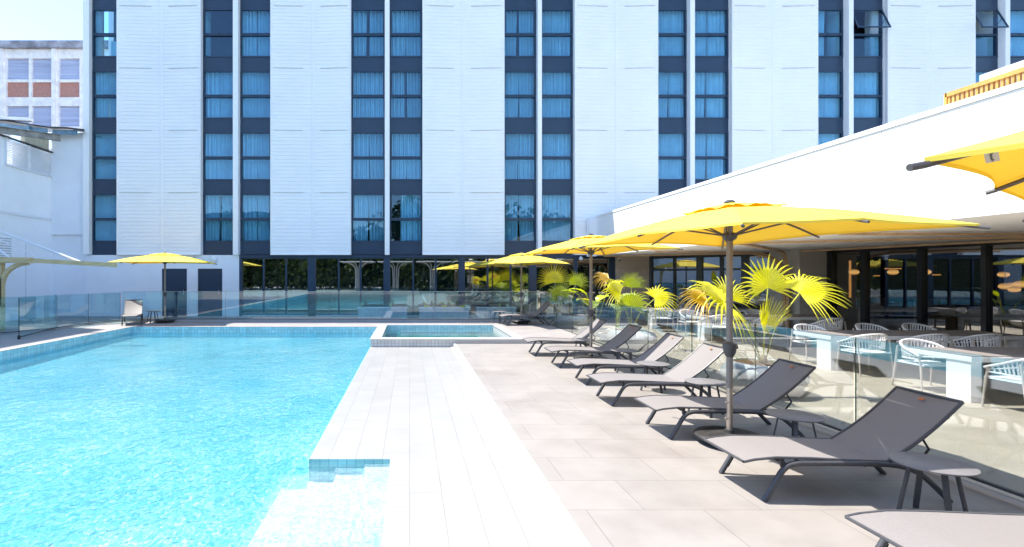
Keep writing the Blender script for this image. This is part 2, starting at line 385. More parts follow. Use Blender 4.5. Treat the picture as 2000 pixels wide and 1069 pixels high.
# raised spa
sp = thing('spa_pool', 'raised rectangular tiled spa basin with pale coping beyond the white shelf', 'spa', (1, 15.4, 0))
m = MB(); m.box(-1.03, 13.48, -.9, -.78, 17.36, .1); m.box(-.78, 13.48, -.9, 2.99, 13.85, .1); m.box(2.82, 13.85, -.9, 2.99, 17.36, .1)
m.box(-.78, 17.30, -.9, 2.82, 17.36, .1)
m.build('basin', 'spa_tile', sp, world=True)
m = MB(); m.box(-1.05, 13.46, .1, -.76, 17.42, .106); m.box(-.76, 13.46, .1, 3.02, 13.88, .106); m.box(2.80, 13.88, .1, 3.06, 17.42, .106)
m.box(-.76, 17.32, .1, 2.80, 17.46, .106)
m.build('coping', 'coping', sp, world=True)
m = MB(); m.box(-.78, 13.85, -.62, 2.82, 17.3, -.6); m.build('floor', 'spa_floor', sp, world=True)
m = MB(); m.box(-.3, 16.6, -.6, 2.82, 17.295, -.17); m.box(2.2, 13.85, -.6, 2.815, 16.6, -.17); m.box(.4, 13.85, -.6, 2.2, 14.5, -.2); m.box(1.2, 14.5, -.6, 2.2, 15.1, -.35)
m.build('bench', 'step_tile', sp, world=True)
m = MB(); m.box(-.779, 17.29, -.2, 2.819, 17.298, .09); m.build('waterline_tiles', 'edge_tile_x', sp, world=True)
m = MB(); m.add([(-.78, 13.85, -.04), (2.82, 13.85, -.04), (2.82, 17.29, -.04), (-.78, 17.29, -.04)], [(0, 1, 2, 3)])
m.build('water', 'spa_water', sp, world=True)
m = MB(); m.box(1.2, 13.375, 0, 4.74, 13.40, .1)
struct(m.build('deck_step', 'coping'))

# ------------------------------------------------------------------ hotel
FY = 21.0
def X(px, Y=FY): return (px - 800) * Y / 1000
def Z(py, Y=FY): return 1.8 + (537 - py) * Y / 1000
hotel = thing('hotel_building', 'tall white hotel with ribbed panels and blue window bays behind the pool', 'building', (5, FY, 0))
P2 = 2.535; ZB = Z(497.5)
cols = [(178, 232), (395, 458), (468, 530), (686, 752), (761, 825), (984, 1048), (1056, 1120), (1282, 1343), (1352, 1425), (1592, 1650), (1659, 1727), (1897, 1953), (1962, 2030), (2200, 2262), (2270, 2335)]
pans = [(232, 316, 395), (530, 611, 686), (825, 904, 984), (1120, 1203, 1282), (1425, 1509, 1592), (1727, 1812, 1897), (2030, 2115, 2200)]
ZT = 13.7
def siding(xa, xb, ya, yb):
    """ribbed boards, each leaning out at its foot"""
    mb = MB(); z = ZB; h = .1495; vs = []; fs = []
    while z < ZT:
        for zz, o in ((z, .023), (z + h * .18, .020), (z + h * .80, .006), (z + h, .001)):
            vs += [(xa, ya - o, zz), (xb, yb - o, zz)]
        z += h
    k = len(vs) // 2
    fs = [(2 * i, 2 * i + 1, 2 * i + 3, 2 * i + 2) for i in range(k - 1)]
    mb.add(vs, fs); return mb
for a, s, b in pans:
    xa, xs, xb = X(a), X(s), X(b)
    siding(xa + .004, xs - .03, 20.86, 20.95).build('wall_panel', 'facade_white', hotel, world=True)
    siding(xs + .03, xb - .004, 20.95, 20.86).build('wall_panel', 'facade_white', hotel, world=True)
    m = MB(); m.box(xa, 20.97, ZB - .01, xb, 21.9, ZT)
    m.box(xa, 20.835, ZB - .02, xa + .025, 20.9, ZT); m.box(xb - .025, 20.835, ZB - .02, xb, 20.9, ZT)
    m.box(xa + .025, 20.835, ZB - .02, xb - .025, 20.96, ZB)
    m.box(xs - .05, 20.915, ZB, xs + .05, 20.95, ZT)
    m.build('wall', 'facade_white', hotel, world=True)
    for k in range(5):
        z = Z(378) + k * P2 + .015
        for (p, q, y0, y1) in ((xa + .12, xs - .38, 20.868, 20.93), (xs + .32, xb - .14, 20.925, 20.868)):
            MB().bar((p, y0 - .012, z), (q, y1 - .012, z), .05, .008).build('panel_joint', 'joint_pale', hotel, world=True)
fins = [(458, 468), (752, 761), (1048, 1056), (1343, 1352), (1650, 1659), (1953, 1962), (2262, 2270)]
for a, b in fins:
    bx('fin', 'facade_white', X(a), 20.80, ZB - .02, X(b), 21.9, ZT, hotel)
bx('fin', 'facade_white', X(166), 20.86, ZB, X(178), 21.9, ZT, hotel)
bx('room_backs', 'room_dark', X(178), 22.6, ZB, X(2335), 22.62, ZT, hotel)
bx('roof_cap', 'facade_white', X(166), 20.80, ZT, X(2500), 22.66, ZT + .12, hotel)
bx('core', 'white_render', X(166), 22.64, 0, X(2500), 34, 13.6, hotel)
bx('slab', 'room_dark', X(178), 21.905, ZB - .2, X(2500), 22.6, ZB, hotel)
CW = .45
def curtain(x0, x1, z0, z1, y, seed, taper=0):
    rr = random.Random(seed); n = 96; ph = rr.uniform(0, 6); fr = rr.uniform(7, 11)
    def fn(u, v):
        uu = u + taper * (1 - v) * (u - .5)
        x = x0 + (x1 - x0) * min(1, max(0, uu)) if taper >= 0 else x0 + (x1 - x0) * (.5 + (u - .5) * (1 + taper * (1 - v)))
        return (x, y + .10 * sin(2 * pi * fr * u + ph) + .05 * sin(2 * pi * fr * .43 * u + ph * 2 + v), z0 + (z1 - z0) * v)
    return MB().grid(fn, n, 3)
rr = random.Random(5)
for ci, (a, b) in enumerate(cols):
    x0, x1 = X(a), X(b)
    for k in range(5):
        zb = ZB + k * P2; sm = MB()
        sm.box(x0, 21.08, zb, x1, 21.35, zb + .545)
        sm.box(x0, 21.06, zb + .515, x1, 21.08, zb + .545)
        sm.build('spandrel', 'navy_metal', hotel, world=True)
    for k in range(5):
        z0 = ZB + .545 + k * P2; z1 = z0 + P2 - .545; zm = z0 + .86; zm2 = z0 + .93
        f = .055
        w = MB()
        w.box(x0, 21.07, z0, x0 + f, 21.2, z1); w.box(x1 - f, 21.07, z0, x1, 21.2, z1)
        w.box(x0 + f, 21.07, z0, x1 - f, 21.2, z0 + .03); w.box(x0 + f, 21.07, z1 - .05, x1 - f, 21.2, z1)
        w.box(x0 + f, 21.06, zm, x1 - f, 21.2, zm2)
        wo = w.build('window', 'navy_metal', hotel, world=True)
        opened = (k == 3 and ci in (10, 11))
        g = MB(); g.box(x0 + f, 21.13, z0 + .03, x1 - f, 21.14, zm)
        s_ = MB()
        t = .03
        if not opened:
            for q in ((x0 + f, zm2, x0 + f + t, z1 - .05), (x1 - f - t, zm2, x1 - f, z1 - .05)): s_.box(q[0], 21.055, q[1], q[2], 21.12, q[3])
            s_.box(x0 + f + t, 21.055, zm2, x1 - f - t, 21.12, zm2 + .035); s_.box(x0 + f + t, 21.055, z1 - .085, x1 - f - t, 21.12, z1 - .05)
            s_.box((x0 + x1) / 2 - .05, 21.03, zm2 - .01, (x0 + x1) / 2 + .05, 21.055, zm2 + .02)
            g.box(x0 + f + t, 21.09, zm2 + .035, x1 - f - t, 21.10, z1 - .085)
            s_.build('sash', 'navy_metal', wo, world=True)
            g.build('pane', 'window_glass', wo, world=True)
        else:
            g.build('pane', 'window_glass', wo, world=True)
            top = Vector((0, 21.06, z1 - .05)); H = z1 - .05 - zm2; an = radians(24)
            def rp(x, h, off=0): return (x, top.y - sin(an) * h + off * cos(an), top.z - cos(an) * h - off * sin(an))
            s2 = MB(); xa_, xb_ = x0 + f, x1 - f
            s2.ribbon([rp(xa_ + .02, 0), rp(xa_ + .02, H)], .04, .04, (1, 0, 0)); s2.ribbon([rp(xb_ - .02, 0), rp(xb_ - .02, H)], .04, .04, (1, 0, 0))
            s2.bar(rp(xa_, .02), rp(xb_, .02), .04, .04); s2.bar(rp(xa_, H), rp(xb_, H), .04, .05)
            s2.bar(rp(xb_ - .03, H * .5), (xb_ - .03, 21.1, zm2 + .25), .015, .015)
            so_ = s2.build('open_sash', 'navy_metal', wo, world=True)
            MB().add([rp(xa_ + .04, .03), rp(xb_ - .04, .03), rp(xb_ - .04, H), rp(xa_ + .04, H)], [(0, 1, 2, 3)]).build('sash_pane', 'window_glass', so_, world=True)
        # curtains behind the glass
        sty = rr.random(); xi0, xi1 = x0 + .02, x1 - .02; wd = xi1 - xi0
        cm = MB()
        spans = [(0, .5), (.5, 1)]
        if ci == 1 and k == 3: spans = []
        elif ci == 0 and k == 3: spans = [(.02, .13), (.86, 1)]
        elif ci == 4 and k == 0: spans = [(.32, 1)]
        elif ci == 9 and k == 3: spans = [(0, .52)]
        elif opened: spans = [(.86, 1)] if ci == 10 else []
        elif ci == 9 and k == 1: spans = [(.3, 1)]
        elif sty < .22: spans = [(0, .46), (.52, 1)]
        for a_, b_ in spans:
            sub = curtain(xi0 + wd * a_, xi0 + wd * b_, z0, z1, 21.34 + rr.uniform(0, .06), rr.random(), rr.choice([0, 0, -.1, -.16]))
            cm.add(sub.v, sub.f)
        if spans: cm.build('curtain', 'curtain_white', wo, world=True)
        if (ci, k) in ((0, 3), (10, 3), (11, 3)):
            u = MB(); xc = xi0 + wd * (.62 if ci == 0 else .12)
            if ci == 0: u.box(xc - .18, 21.5, z0, xi1, 21.53, z0 + .82); u.build('blind', 'curtain_white', wo, world=True)
            else:
                u.box(xi0 + .02, 21.5, z0 + .1, xi0 + .3, 21.9, z0 + .62); u.box(xi0 + .3, 21.5, z0 + .3, xi0 + .55, 21.56, z0 + .34); u.box(xi0 + .52, 21.5, z0, xi0 + .56, 21.56, z0 + .3)
                u.build('armchair', 'curtain_white', wo, world=True)
# ground floor: render wall with two service doors
d1 = (X(316), X(365)); d2 = (X(386), X(434)); zt = Z(525)
m = MB()
for a, b, z0 in ((X(166), d1[0], 0), (d1[1], d2[0], 0), (d2[1], X(467), 0)): m.box(a, 21.0, z0, b, 21.3, ZB - .02)
for d in (d1, d2): m.box(d[0], 21.0, zt, d[1], 21.3, ZB - .02)
m.build('ground_wall', 'white_render', hotel, world=True)
for d in (d1, d2):
    do = bx('service_door', 'navy_metal', d[0], 21.04, .1, d[1], 21.1, zt, hotel)
    MB().bar((d[1] - .14, 21.0, 1.0), (d[1] - .14, 21.0, 1.18), .02, .03).build('handle', 'alu', do, world=True)
    hg = MB()
    for z in (.4, 1.2, 1.9): hg.box(d[0] + .01, 21.025, z, d[0] + .03, 21.04, z + .14)
    hg.build('hinges', 'charcoal_dark', do, world=True)
# ground floor glazing
piers = [(467, 472), (601, 616), (749, 762), (896, 908), (1034, 1048), (1122, 1128), (1190, 1201)]
for a, b in piers: bx('pier', 'navy_metal', X(a), 21.0, .1, X(b), 21.35, ZB - .12, hotel)
bx('lintel', 'navy_metal', X(467), 21.0, ZB - .12, X(1201), 21.4, ZB - .025, hotel)
bx('threshold', 'joint_grey', X(467), 21.02, .1, X(1201), 21.35, .15, hotel)
muls = {0: (514, 558), 1: (661, 704), 2: (807, 851), 3: (953, 998), 4: (1085,), 5: ()}
for i in range(6):
    a = X(piers[i][1]); b = X(piers[i + 1][0])
    f = MB()
    for p in muls[i]: f.box(X(p) - .035, 21.06, .2, X(p) + .035, 21.16, ZB - .17)
    f.box(a, 21.07, .15, b, 21.15, .2); f.box(a, 21.07, ZB - .17, b, 21.15, ZB - .12)
    fo = f.build('glazed_bay', 'navy_metal', hotel, world=True)
    bx('pane', 'shop_glass', a, 21.105, .2, b, 21.112, ZB - .17, fo)
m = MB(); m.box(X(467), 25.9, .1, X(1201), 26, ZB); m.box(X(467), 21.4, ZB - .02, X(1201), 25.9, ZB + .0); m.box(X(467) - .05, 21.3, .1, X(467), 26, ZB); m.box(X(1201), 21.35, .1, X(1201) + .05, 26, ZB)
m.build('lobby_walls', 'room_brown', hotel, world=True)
m = MB(); m.box(X(640), 24, .1, X(652), 24.3, 2.4); m.box(X(560), 24.5, .1, X(592), 24.55, 1.9)
m.build('lobby_columns', 'cream_panel', hotel, world=True)
# small fittings on the facade
def wcam(px, py, label):
    c = thing('security_camera', label, 'security camera', (X(px), 20.99, Z(py)))
    MB().lathe([(.05, .06), (.055, .02), (.05, 0)], 16).build('mount', 'white_metal', c, True)
    MB().lathe([(.045, 0), (.042, -.04), (.02, -.07), (.001, -.075)], 16).build('dome', 'charcoal_dark', c, True)
wcam(380, 504, 'small dome camera on the white wall above the service doors')
wl = thing('wall_lamp', 'round grey bulkhead lamp on the white wall right of the doors', 'wall lamp', (X(418), 20.99, Z(507)))
ld = MB().lathe([(.14, 0), (.14, .05), (.11, .08), (.001, .09)], 28).build('lamp_disc', 'soffit_white', wl, True); ld.rotation_euler = (pi / 2, 0, 0)
rg = MB().lathe([(.15, 0), (.15, .03), (.14, .03)], 28).build('rim', 'white_metal', wl, True); rg.rotation_euler = (pi / 2, 0, 0)
bl = thing('wall_floodlight', 'small white floodlight under the panels beside the dining roof', 'lamp', (X(1133), 20.9, Z(505)))
MB().lathe([(.001, -.10), (.07, -.07), (.085, 0), (.06, .05)], 18).build('lamp_bowl', 'white_metal', bl, True)
MB().box(-.02, 0, .05, .02, .1, .09).build('bracket', 'white_metal', bl)

# ------------------------------------------------------------------ left wing with louvres and steel eave
wing = thing('annex_building', 'white rendered side wing with louvre grille left of the hotel', 'building', (-14.7, 20, 0))
m = MB(); m.box(-18, 10.5, 0, -14.7, 23, 5.83); m.box(-14.7, 21.0, 3.45, -13.32, 23, 7.62); m.box(-14.7, 21.12, 0, -13.32, 23, 3.45)
m.box(-18, 10.5, 5.83, -14.7, 18.56, 6.79); m.box(-18, 20.96, 5.83, -14.7, 23, 6.79); m.box(-18, 19.2, 5.83, -14.9, 20.96, 6.79)
m.build('wall', 'white_render', wing, world=True)
m = MB(); m.box(-14.72, 10.5, 4.02, -14.66, 21.0, 4.12); m.build('ledge', 'white_metal', wing, world=True)
m = MB()
for k in range(15):
    z = 5.87 + k * .062
    m.bar((-14.68, 18.62, z), (-14.68, 20.94, z), .012, .036)
m.box(-14.72, 18.56, 5.83, -14.64, 18.62, 6.79); m.box(-14.72, 20.94, 5.83, -14.64, 21.0, 6.79); m.box(-14.72, 19.74, 5.83, -14.64, 19.79, 6.79)
m.box(-14.72, 18.56, 5.79, -14.62, 21.0, 5.83)
m.build('louvre_grille', 'white_metal', wing, world=True)
bx('grille_sill', 'charcoal_dark', -14.73, 18.3, 6.79, -14.6, 20.98, 6.84, wing)
m = MB()
for k in range(8): m.box(-14.715, 14.9, 3.1 - k * .09, -14.69, 18.9, 3.14 - k * .09)
m.build('wall_vent', 'joint_grey', wing, world=True)
m = MB(); m.box(-14.715, 16.45, 0, -14.695, 16.49, 3.0); m.box(-14.715, 19.6, 0, -14.695, 19.62, 3.0); m.build('downpipe', 'joint_grey', wing, world=True)
m = MB(); m.box(-14.9, 19.6, 6.84, -14.72, 20.9, 7.3); m.build('infill_panel', 'plaster_beige', wing, world=True)
roof = MB()
e = [(-18.5, 19.7), (-15.8, 20.0), (-14.42, 20.4), (-13.75, 20.45), (-13.02, 20.5)]
vs = []; EZ = [7.85, 7.80, 7.66, 7.66, 7.58]
for (x, y) in e: vs += [(x, y, EZ[0]), (x, y, EZ[0] + .05), (min(x, -13.34), 20.99, EZ[0] + .06), (min(x, -13.34), 20.99, EZ[0] + .11)]; EZ.pop(0)
fs = []
for i in range(len(e) - 1):
    a = i * 4; b = a + 4; fs += [(a, b, b + 1, a + 1), (a + 1, b + 1, b + 3, a + 3), (a, a + 2, b + 2, b)]
roof.add(vs, fs); roof.build('eave_roof', 'charcoal_dark', wing, world=True)
m = MB(); m.bar((-18.4, 20.0, 8.0), (-14.95, 20.25, 7.93), .25, .12)
m.build('gutter', 'white_metal', wing, world=True)
ib = MB(); a = (-14.75, 18.2, 6.98); b = (-13.15, 19.3, 6.95)
ib.bar(a, b, .02, .22); ib.bar((a[0], a[1], a[2] + .11), (b[0], b[1], b[2] + .11), .12, .02); ib.bar((a[0], a[1], a[2] - .11), (b[0], b[1], b[2] - .11), .12, .02)
ib.build('steel_beam', 'steel_rust', wing, world=True)
ib = MB()
ib.bar((-16.2, 20.0, 7.64), (-14.5, 20.5, 7.54), .08, .2); ib.bar((-14.35, 20.6, 7.53), (-13.4, 20.62, 7.53), .08, .18); ib.bar((-15.0, 20.1, 7.6), (-15.1, 20.95, 7.6), .08, .18)
ib.build('eave_joist', 'steel_blue', wing, world=True)
bx('shade_block', 'white_render', -22, 5, 0, -16.6, 18.9, 15.0, wing)  # unseen block, added to throw shade over the left deck and pool

old = thing('old_building', 'weathered concrete block with rust red panels seen above the side wing', 'building', (-24, 36, 0))
OY = 36.0
def OX(p): return (p - 800) * OY / 1000
def OZ(p): return 1.8 + (537 - p) * OY / 1000
m = MB(); m.box(OX(-120), OY - .25, OZ(96), OX(420), OY + 8, OZ(82)); m.build('roof_slab', 'concrete_old', old, world=True)
m = MB()
xs = [(-35, 5), (12, 12)]
piers_ = [(-60, -46), (-5, 11), (103, 112), (157, 160)]
vert = [(-120, -100), (-52, -45), (-2, 12), (56, 61.5), (101, 114.5), (155, 162), (205, 215), (300, 420)]
hor = [(96, 114), (155, 160.5), (190, 207), (247, 255), (290, 310), (400, 600)]
for a, b in vert: m.box(OX(a), OY, 0, OX(b), OY + .4, OZ(96))
for a, b in hor: m.box(OX(-120), OY + .02, OZ(b), OX(420), OY + .38, OZ(a))
for a, b in ((-2, 8), (103, 110)): m.box(OX(a), OY - .15, 0, OX(b), OY, OZ(96.5))
m.build('wall', 'old_white', old, world=True)
for a, b in ((-45, -2), (12, 56), (61.5, 101), (114.5, 155), (162, 205)):
    for (t_, u_) in ((114, 155), (207, 247)):
        w = MB(); w.box(OX(a), OY + .18, OZ(u_), OX(b), OY + .2, OZ(t_))
        n = 7
        for k in range(n):
            z = OZ(u_) + (OZ(t_) - OZ(u_)) * (k + .5) / n
            w.box(OX(a), OY + .16, z, OX(b), OY + .18, z + .03)
        w.build('shutter', 'old_shutter', old, world=True)
    bx('red_panel', 'old_red', OX(a), OY + .15, OZ(190), OX(b), OY + .2, OZ(160.5), old)

# ------------------------------------------------------------------ dining pavilion on the right
pav = thing('dining_pavilion', 'low white pavilion with broad fascia and dark glazing on the right', 'building', (10, 10, 0))
FX = 7.5; SO = 2.57
m = MB(); m.box(FX, -8, SO, FX + .18, 20.84, 4.09); m.build('fascia', 'fascia_white', pav, world=True)
m = MB(); m.box(FX - .02, -8, 4.095, FX + .3, 20.84, 4.17); m.build('fascia_cap', 'fascia_white', pav, world=True)
m = MB()
for y in (3.1, 8.13, 13.2, 18): m.box(FX - .003, y, SO, FX, y + .008, 4.09)
m.build('fascia_joint', 'joint_grey', pav, world=True)
bx('return_wall', 'white_render', X(343 + 800), 20.5, SO - .03, FX, 20.83, 4.08, pav)
bx('roof', 'coping', FX + .18, -8, 3.7, 26, 20.84, 3.9, pav)
bx('soffit', 'soffit_white', FX + .18, -8, SO, 13.6, 20.95, SO + .03, pav)
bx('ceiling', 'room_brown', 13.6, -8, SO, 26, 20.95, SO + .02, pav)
bx('stone_wall', 'stone_wall', X(1201), 20.9, 0, X(1270), 20.98, SO, pav)
# glazing: angled bay, then the long run
gp = [(X(1270), 20.9), (12.5, 17.6), (13.2, 16.4), (13.2, -6)]
def glz(p, q, splits, wide=.07, transom=None):
    a = Vector((p[0], p[1], 0)); b = Vector((q[0], q[1], 0)); d = (b - a)
    fr = MB()
    for s_ in splits:
        c = a + d * s_[0]; w = s_[1]; dn = d.normalized()
        fr.bar(c - dn * w / 2 + Vector((0, 0, SO / 2)), c + dn * w / 2 + Vector((0, 0, SO / 2)), .16, SO)
    fr.bar(a + Vector((0, 0, .04)), b + Vector((0, 0, .04)), .1, .08); fr.bar(a + Vector((0, 0, SO - .05)), b + Vector((0, 0, SO - .05)), .1, .1)
    if transom: fr.bar(a + Vector((0, 0, transom)), b + Vector((0, 0, transom)), .1, .08)
    o = fr.build('glazed_wall', 'dark_frame', pav, world=True)
    g = MB(); g.add([a + Vector((0, 0, .08)), b + Vector((0, 0, .08)), b + Vector((0, 0, SO - .1)), a + Vector((0, 0, SO - .1))], [(0, 1, 2, 3)])
    g.build('pane', 'resto_glass', o, world=True)
glz(gp[0], gp[1], [(.0, .1), (.22, .07), (.44, .2), (.62, .1), (.80, .22), (1, .1)], transom=2.0)
glz((13.2, 16.0), gp[3], [(0, .2), (.053, .14), (.128, .13), (.195, .11), (.262, .11), (.31, .3), (.37, .12), (.45, .3), (.52, .12), (.6, .3), (.75, .3), (.9, .3)])
m = MB(); m.box(12.3, 16.15, 0, 13.3, 17.5, SO); m.build('pillar', 'pillar_cream', pav, world=True)
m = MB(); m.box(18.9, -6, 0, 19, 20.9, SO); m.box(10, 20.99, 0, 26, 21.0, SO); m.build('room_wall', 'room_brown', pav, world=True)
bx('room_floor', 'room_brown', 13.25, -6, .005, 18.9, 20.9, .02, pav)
# curved timber trees carrying the soffit
def timber_tree(cx, cy, tips, label):
    t = thing('timber_tree_column', label, 'timber column', (cx, cy, 0), 0, 'curved timber ribs under the pavilion soffit')
    for i, (tx, ty) in enumerate(tips):
        d = Vector((tx - cx, ty - cy, 0)); L_ = d.length; d.normalize()
        o = Vector((cx, cy, 0)) + d * .12
        pth = [o + Vector((0, 0, 0)), o + Vector((0, 0, 1.2)), o + d * .02 + Vector((0, 0, 1.75)), o + d * .22 + Vector((0, 0, 2.22)), o + d * .7 + Vector((0, 0, 2.46)), o + d * 1.5 + Vector((0, 0, 2.515)), o + d * (L_ - .12) + Vector((0, 0, 2.53))]
        sp_ = smoothpath(pth, 6); side = d.cross(Vector((0, 0, 1)))
        MB().ribbon(sp_, .08, .045, side).build('curved_rib', 'wood_light', t, world=True)
    return t
timber_tree(12.2, 16.5, [(7.75, 20.4), (7.75, 16.2), (7.65, 11.9)], 'curved timber column at the cream pillar left of the long glazing')
timber_tree(12.9, 9.2, [(12.2, 15.9), (7.65, 11.8), (7.65, 9.1), (7.7, 5.0)], 'curved timber column at the right edge in front of the dark glazing')
timber_tree(12.9, 2.2, [(7.7, 4.9), (7.7, 1)], 'curved timber column nearest the camera beyond the right edge of view')
# slatted timber screen on the roof
sc = thing('roof_slat_screen', 'orange timber slat screen standing on the pavilion roof', 'screen', (8.0, 5, 3.9))
m = MB(); y = 7.6
while y > 1.0: m.box(7.985, y - .032, 3.9, 8.015, y, 4.46); y -= .062
m.build('slats', 'wood_orange', sc, world=True)
m = MB(); m.box(7.97, 1, 4.44, 8.03, 7.62, 4.50); m.box(7.97, 7.6, 3.9, 8.03, 7.64, 4.5); m.box(8.03, 1, 4.1, 8.06, 7.6, 4.15); m.build('rail', 'wood_orange', sc, world=True)
ph = thing('roof_canopy_slab', 'thin white slab roof above the orange slat screen', 'roof slab', (9, 5, 3.9))
m = MB(); m.box(8.35, 1, 4.63, 12, 7.5, 4.72); m.build('slab', 'fascia_white', ph, world=True)
m = MB()
for y in (2, 4.5, 7): m.box(8.6, y, 3.9, 8.7, y + .1, 4.63)
m.build('posts', 'white_metal', ph, world=True)

# ------------------------------------------------------------------ pendant lamps inside
for i, (px, py, Y, r, lab) in enumerate([
    (1668, 532, 17.2, .16, 'round glowing pendant lamp behind the first wide pane'),
    (1744, 532, 15.6, .15, 'round glowing pendant lamp behind the second pane under a bar lamp'),
    (1808, 532, 14.8, .14, 'round glowing pendant lamp left of the thick dark pier'),
    (1960, 537, 13.4, .13, 'small glowing pendant lamp right of the thick dark pier'),
    (1963, 560, 13.0, .14, 'left lamp of the glowing pendant cluster at the right edge'),
    (1975, 558, 13.6, .13, 'middle upper lamp of the glowing pendant cluster'),
    (1981, 566, 12.8, .13, 'lowest lamp of the glowing pendant cluster'),
    (1994, 556, 12.6, .15, 'rightmost lamp of the glowing pendant cluster')]):
    Y = Y * (1 if px < 1900 else 1.0)
    lx = (px - 800) * Y / 1000
    if lx < 13.5: lx = 13.6; Y = lx / (px - 800) * 1000
    z = 1.8 + (537 - py) * Y / 1000
    r *= .88
    t = thing('pendant_lamp', lab, 'pendant lamp', (lx, Y, z), 0, 'round pendant lamps inside the dining room')
    MB().lathe([(.001, -.62 * r), (.6 * r, -.5 * r), (.95 * r, -.18 * r), (r, .1 * r), (.8 * r, .5 * r), (.3 * r, .68 * r), (.001, .7 * r)], 24).build('globe', 'lamp_glow', t, True)
    MB().tube([(0, 0, .68 * r), (0, 0, SO - z)], .006, 6).build('cord', 'charcoal_dark', t)
st = thing('wall_strip_light', 'tall glowing amber strip light on the dining room back wall', 'strip light', (15.4, 17.9, 1.2))
MB().box(-.025, -.02, -.2, .025, .02, 1.1).build('tube', 'lamp_core', st); MB().box(-.035, .02, -.22, .035, .05, 1.12).build('backing', 'charcoal_dark', st)
for i, (px, py, Y, w) in enumerate([(1686, 538, 19.5, .22), (1712, 539, 19.5, .22), (1744, 525, 15.9, .5), (1829, 537, 16.5, .25)]):
    t = thing('bar_lamp', ['short amber bar lamp deep in the room, left of a pair', 'short amber bar lamp deep in the room, right of a pair', 'long amber bar lamp just above a round pendant', 'small amber bar lamp behind the third pane'][i], 'lamp', ((px - 800) * Y / 1000, Y, 1.8 + (537 - py) * Y / 1000), 0, 'amber bar lamps inside the dining room')
    MB().box(-w / 2, -.02, -.018, w / 2, .02, .018).build('light_bar', 'lamp_core', t); MB().tube([(0, 0, .03), (0, 0, .5)], .006, 6).build('stem', 'charcoal_dark', t)
for i, (x, y, w) in enumerate([(15.2, 19.6, .7), (15.3, 17.0, .9), (16.2, 15.8, 1.2), (14.6, 12.4, 1.0)]):
    t = thing('room_divider', ['pale low divider behind the pane nearest the cream pillar', 'pale low divider under the round pendant lamp', 'pale low divider behind the middle pane', 'pale low divider behind the pane by the thick pier'][i], 'divider', (x, y, 0), 0, 'pale dividers inside the dining room')
    MB().box(-w / 2, -.05, .06, w / 2, .05, 1.05).build('panel', 'cream_panel', t, bevel=.01); MB().box(-w / 2 - .02, -.12, .02, w / 2 + .02, .12, .06).build('foot', 'charcoal_dark', t)

# ------------------------------------------------------------------ glass fences
def fence_run(name, label, pts_, z0, z1, curb, rail=False, gm='fence_glass'):
    cx, cy = pts_[0]
    t = thing(name, label, 'fence', (cx, cy, 0))
    for i in range(len(pts_) - 1):
        a = Vector((*pts_[i], 0)); b = Vector((*pts_[i + 1], 0)); d = (b - a).normalized()
        a2 = a + d * .012; b2 = b - d * .012
        p = MB().bar(a2 + Vector((0, 0, (z0 + z1) / 2)), b2 + Vector((0, 0, (z0 + z1) / 2)), .010, z1 - z0).build('glass_panel', gm, t, world=True)
        e_ = MB(); e_.bar(b2 - d * .0 + Vector((0, 0, z0)), b2 + Vector((0, 0, z1)), .012, .006, (d.x, d.y, 0)); e_.build('glass_edge', 'glass_edge', p, world=True)
        if curb: MB().bar(a + Vector((0, 0, (z0 + curb) / 2)), b + Vector((0, 0, (z0 + curb) / 2)), .13, z0 - curb).build('kerb', 'coping', t, world=True)
        if rail: MB().bar(a + Vector((0, 0, z1 + .006)), b + Vector((0, 0, z1 + .006)), .03, .014).build('top_rail', 'alu', t, world=True)
        MB().bar(a + Vector((0, 0, z0 + .012)), b + Vector((0, 0, z0 + .012)), .035, .022).build('channel', 'charcoal', t, world=True)
    return t
ys = [18.7]
y = 18.21
side = [(4.77, 5.486 + 1.59 * k) for k in range(-5, 9)]
side = [p for p in side if p[1] < 18.3] + [(4.77, 18.70)]
fence_run('glass_fence', 'frameless glass fence between the sun loungers and the dining terrace', side, .07, 1.13, 0.0)
back = [(-10.5 + 15.2 / 8 * k, 18.7) for k in range(9)]
fence_run('glass_fence', 'long glass fence with thin metal top rail in front of the hotel glazing', back, .17, 1.18, .1, True, 'fence_glass_teal')
left = [(-11.0, 16.0), (-10.9, 17.4), (-10.55, 18.68)]
fence_run('glass_fence', 'glass fence along the left deck in front of the white side wing', [(-11.9, 8), (-11.85, 10), (-11.8, 12), (-11.75, 14.0), (-11.0, 16.0), (-10.9, 17.4), (-10.55, 18.68)], .14, 1.16, .1, False, 'fence_glass_teal')
g = thing('glass_gate', 'open glass gate leaf standing on the left deck beside the pool', 'gate', (-10.3, 13.5, .1))
p = MB().bar((-10.3, 13.5, .68), (-11.02, 15.98, .68), .012, 1.02).build('glass_panel', 'fence_glass_teal', g, world=True)
MB().bar((-10.3, 13.5, .14), (-10.3, 13.5, 1.19), .014, .016, (1, 0, 0)).build('glass_edge', 'glass_edge', p, world=True)
MB().lathe([(.035, 0), (.035, .09), (.02, .11), (.001, .11)], 14).build('foot_clamp', 'charcoal_dark', g)
MB().bar((-10.32, 13.55, .155), (-11.0, 15.9, .155), .03, .03).build('bottom_rail', 'charcoal', g, world=True)

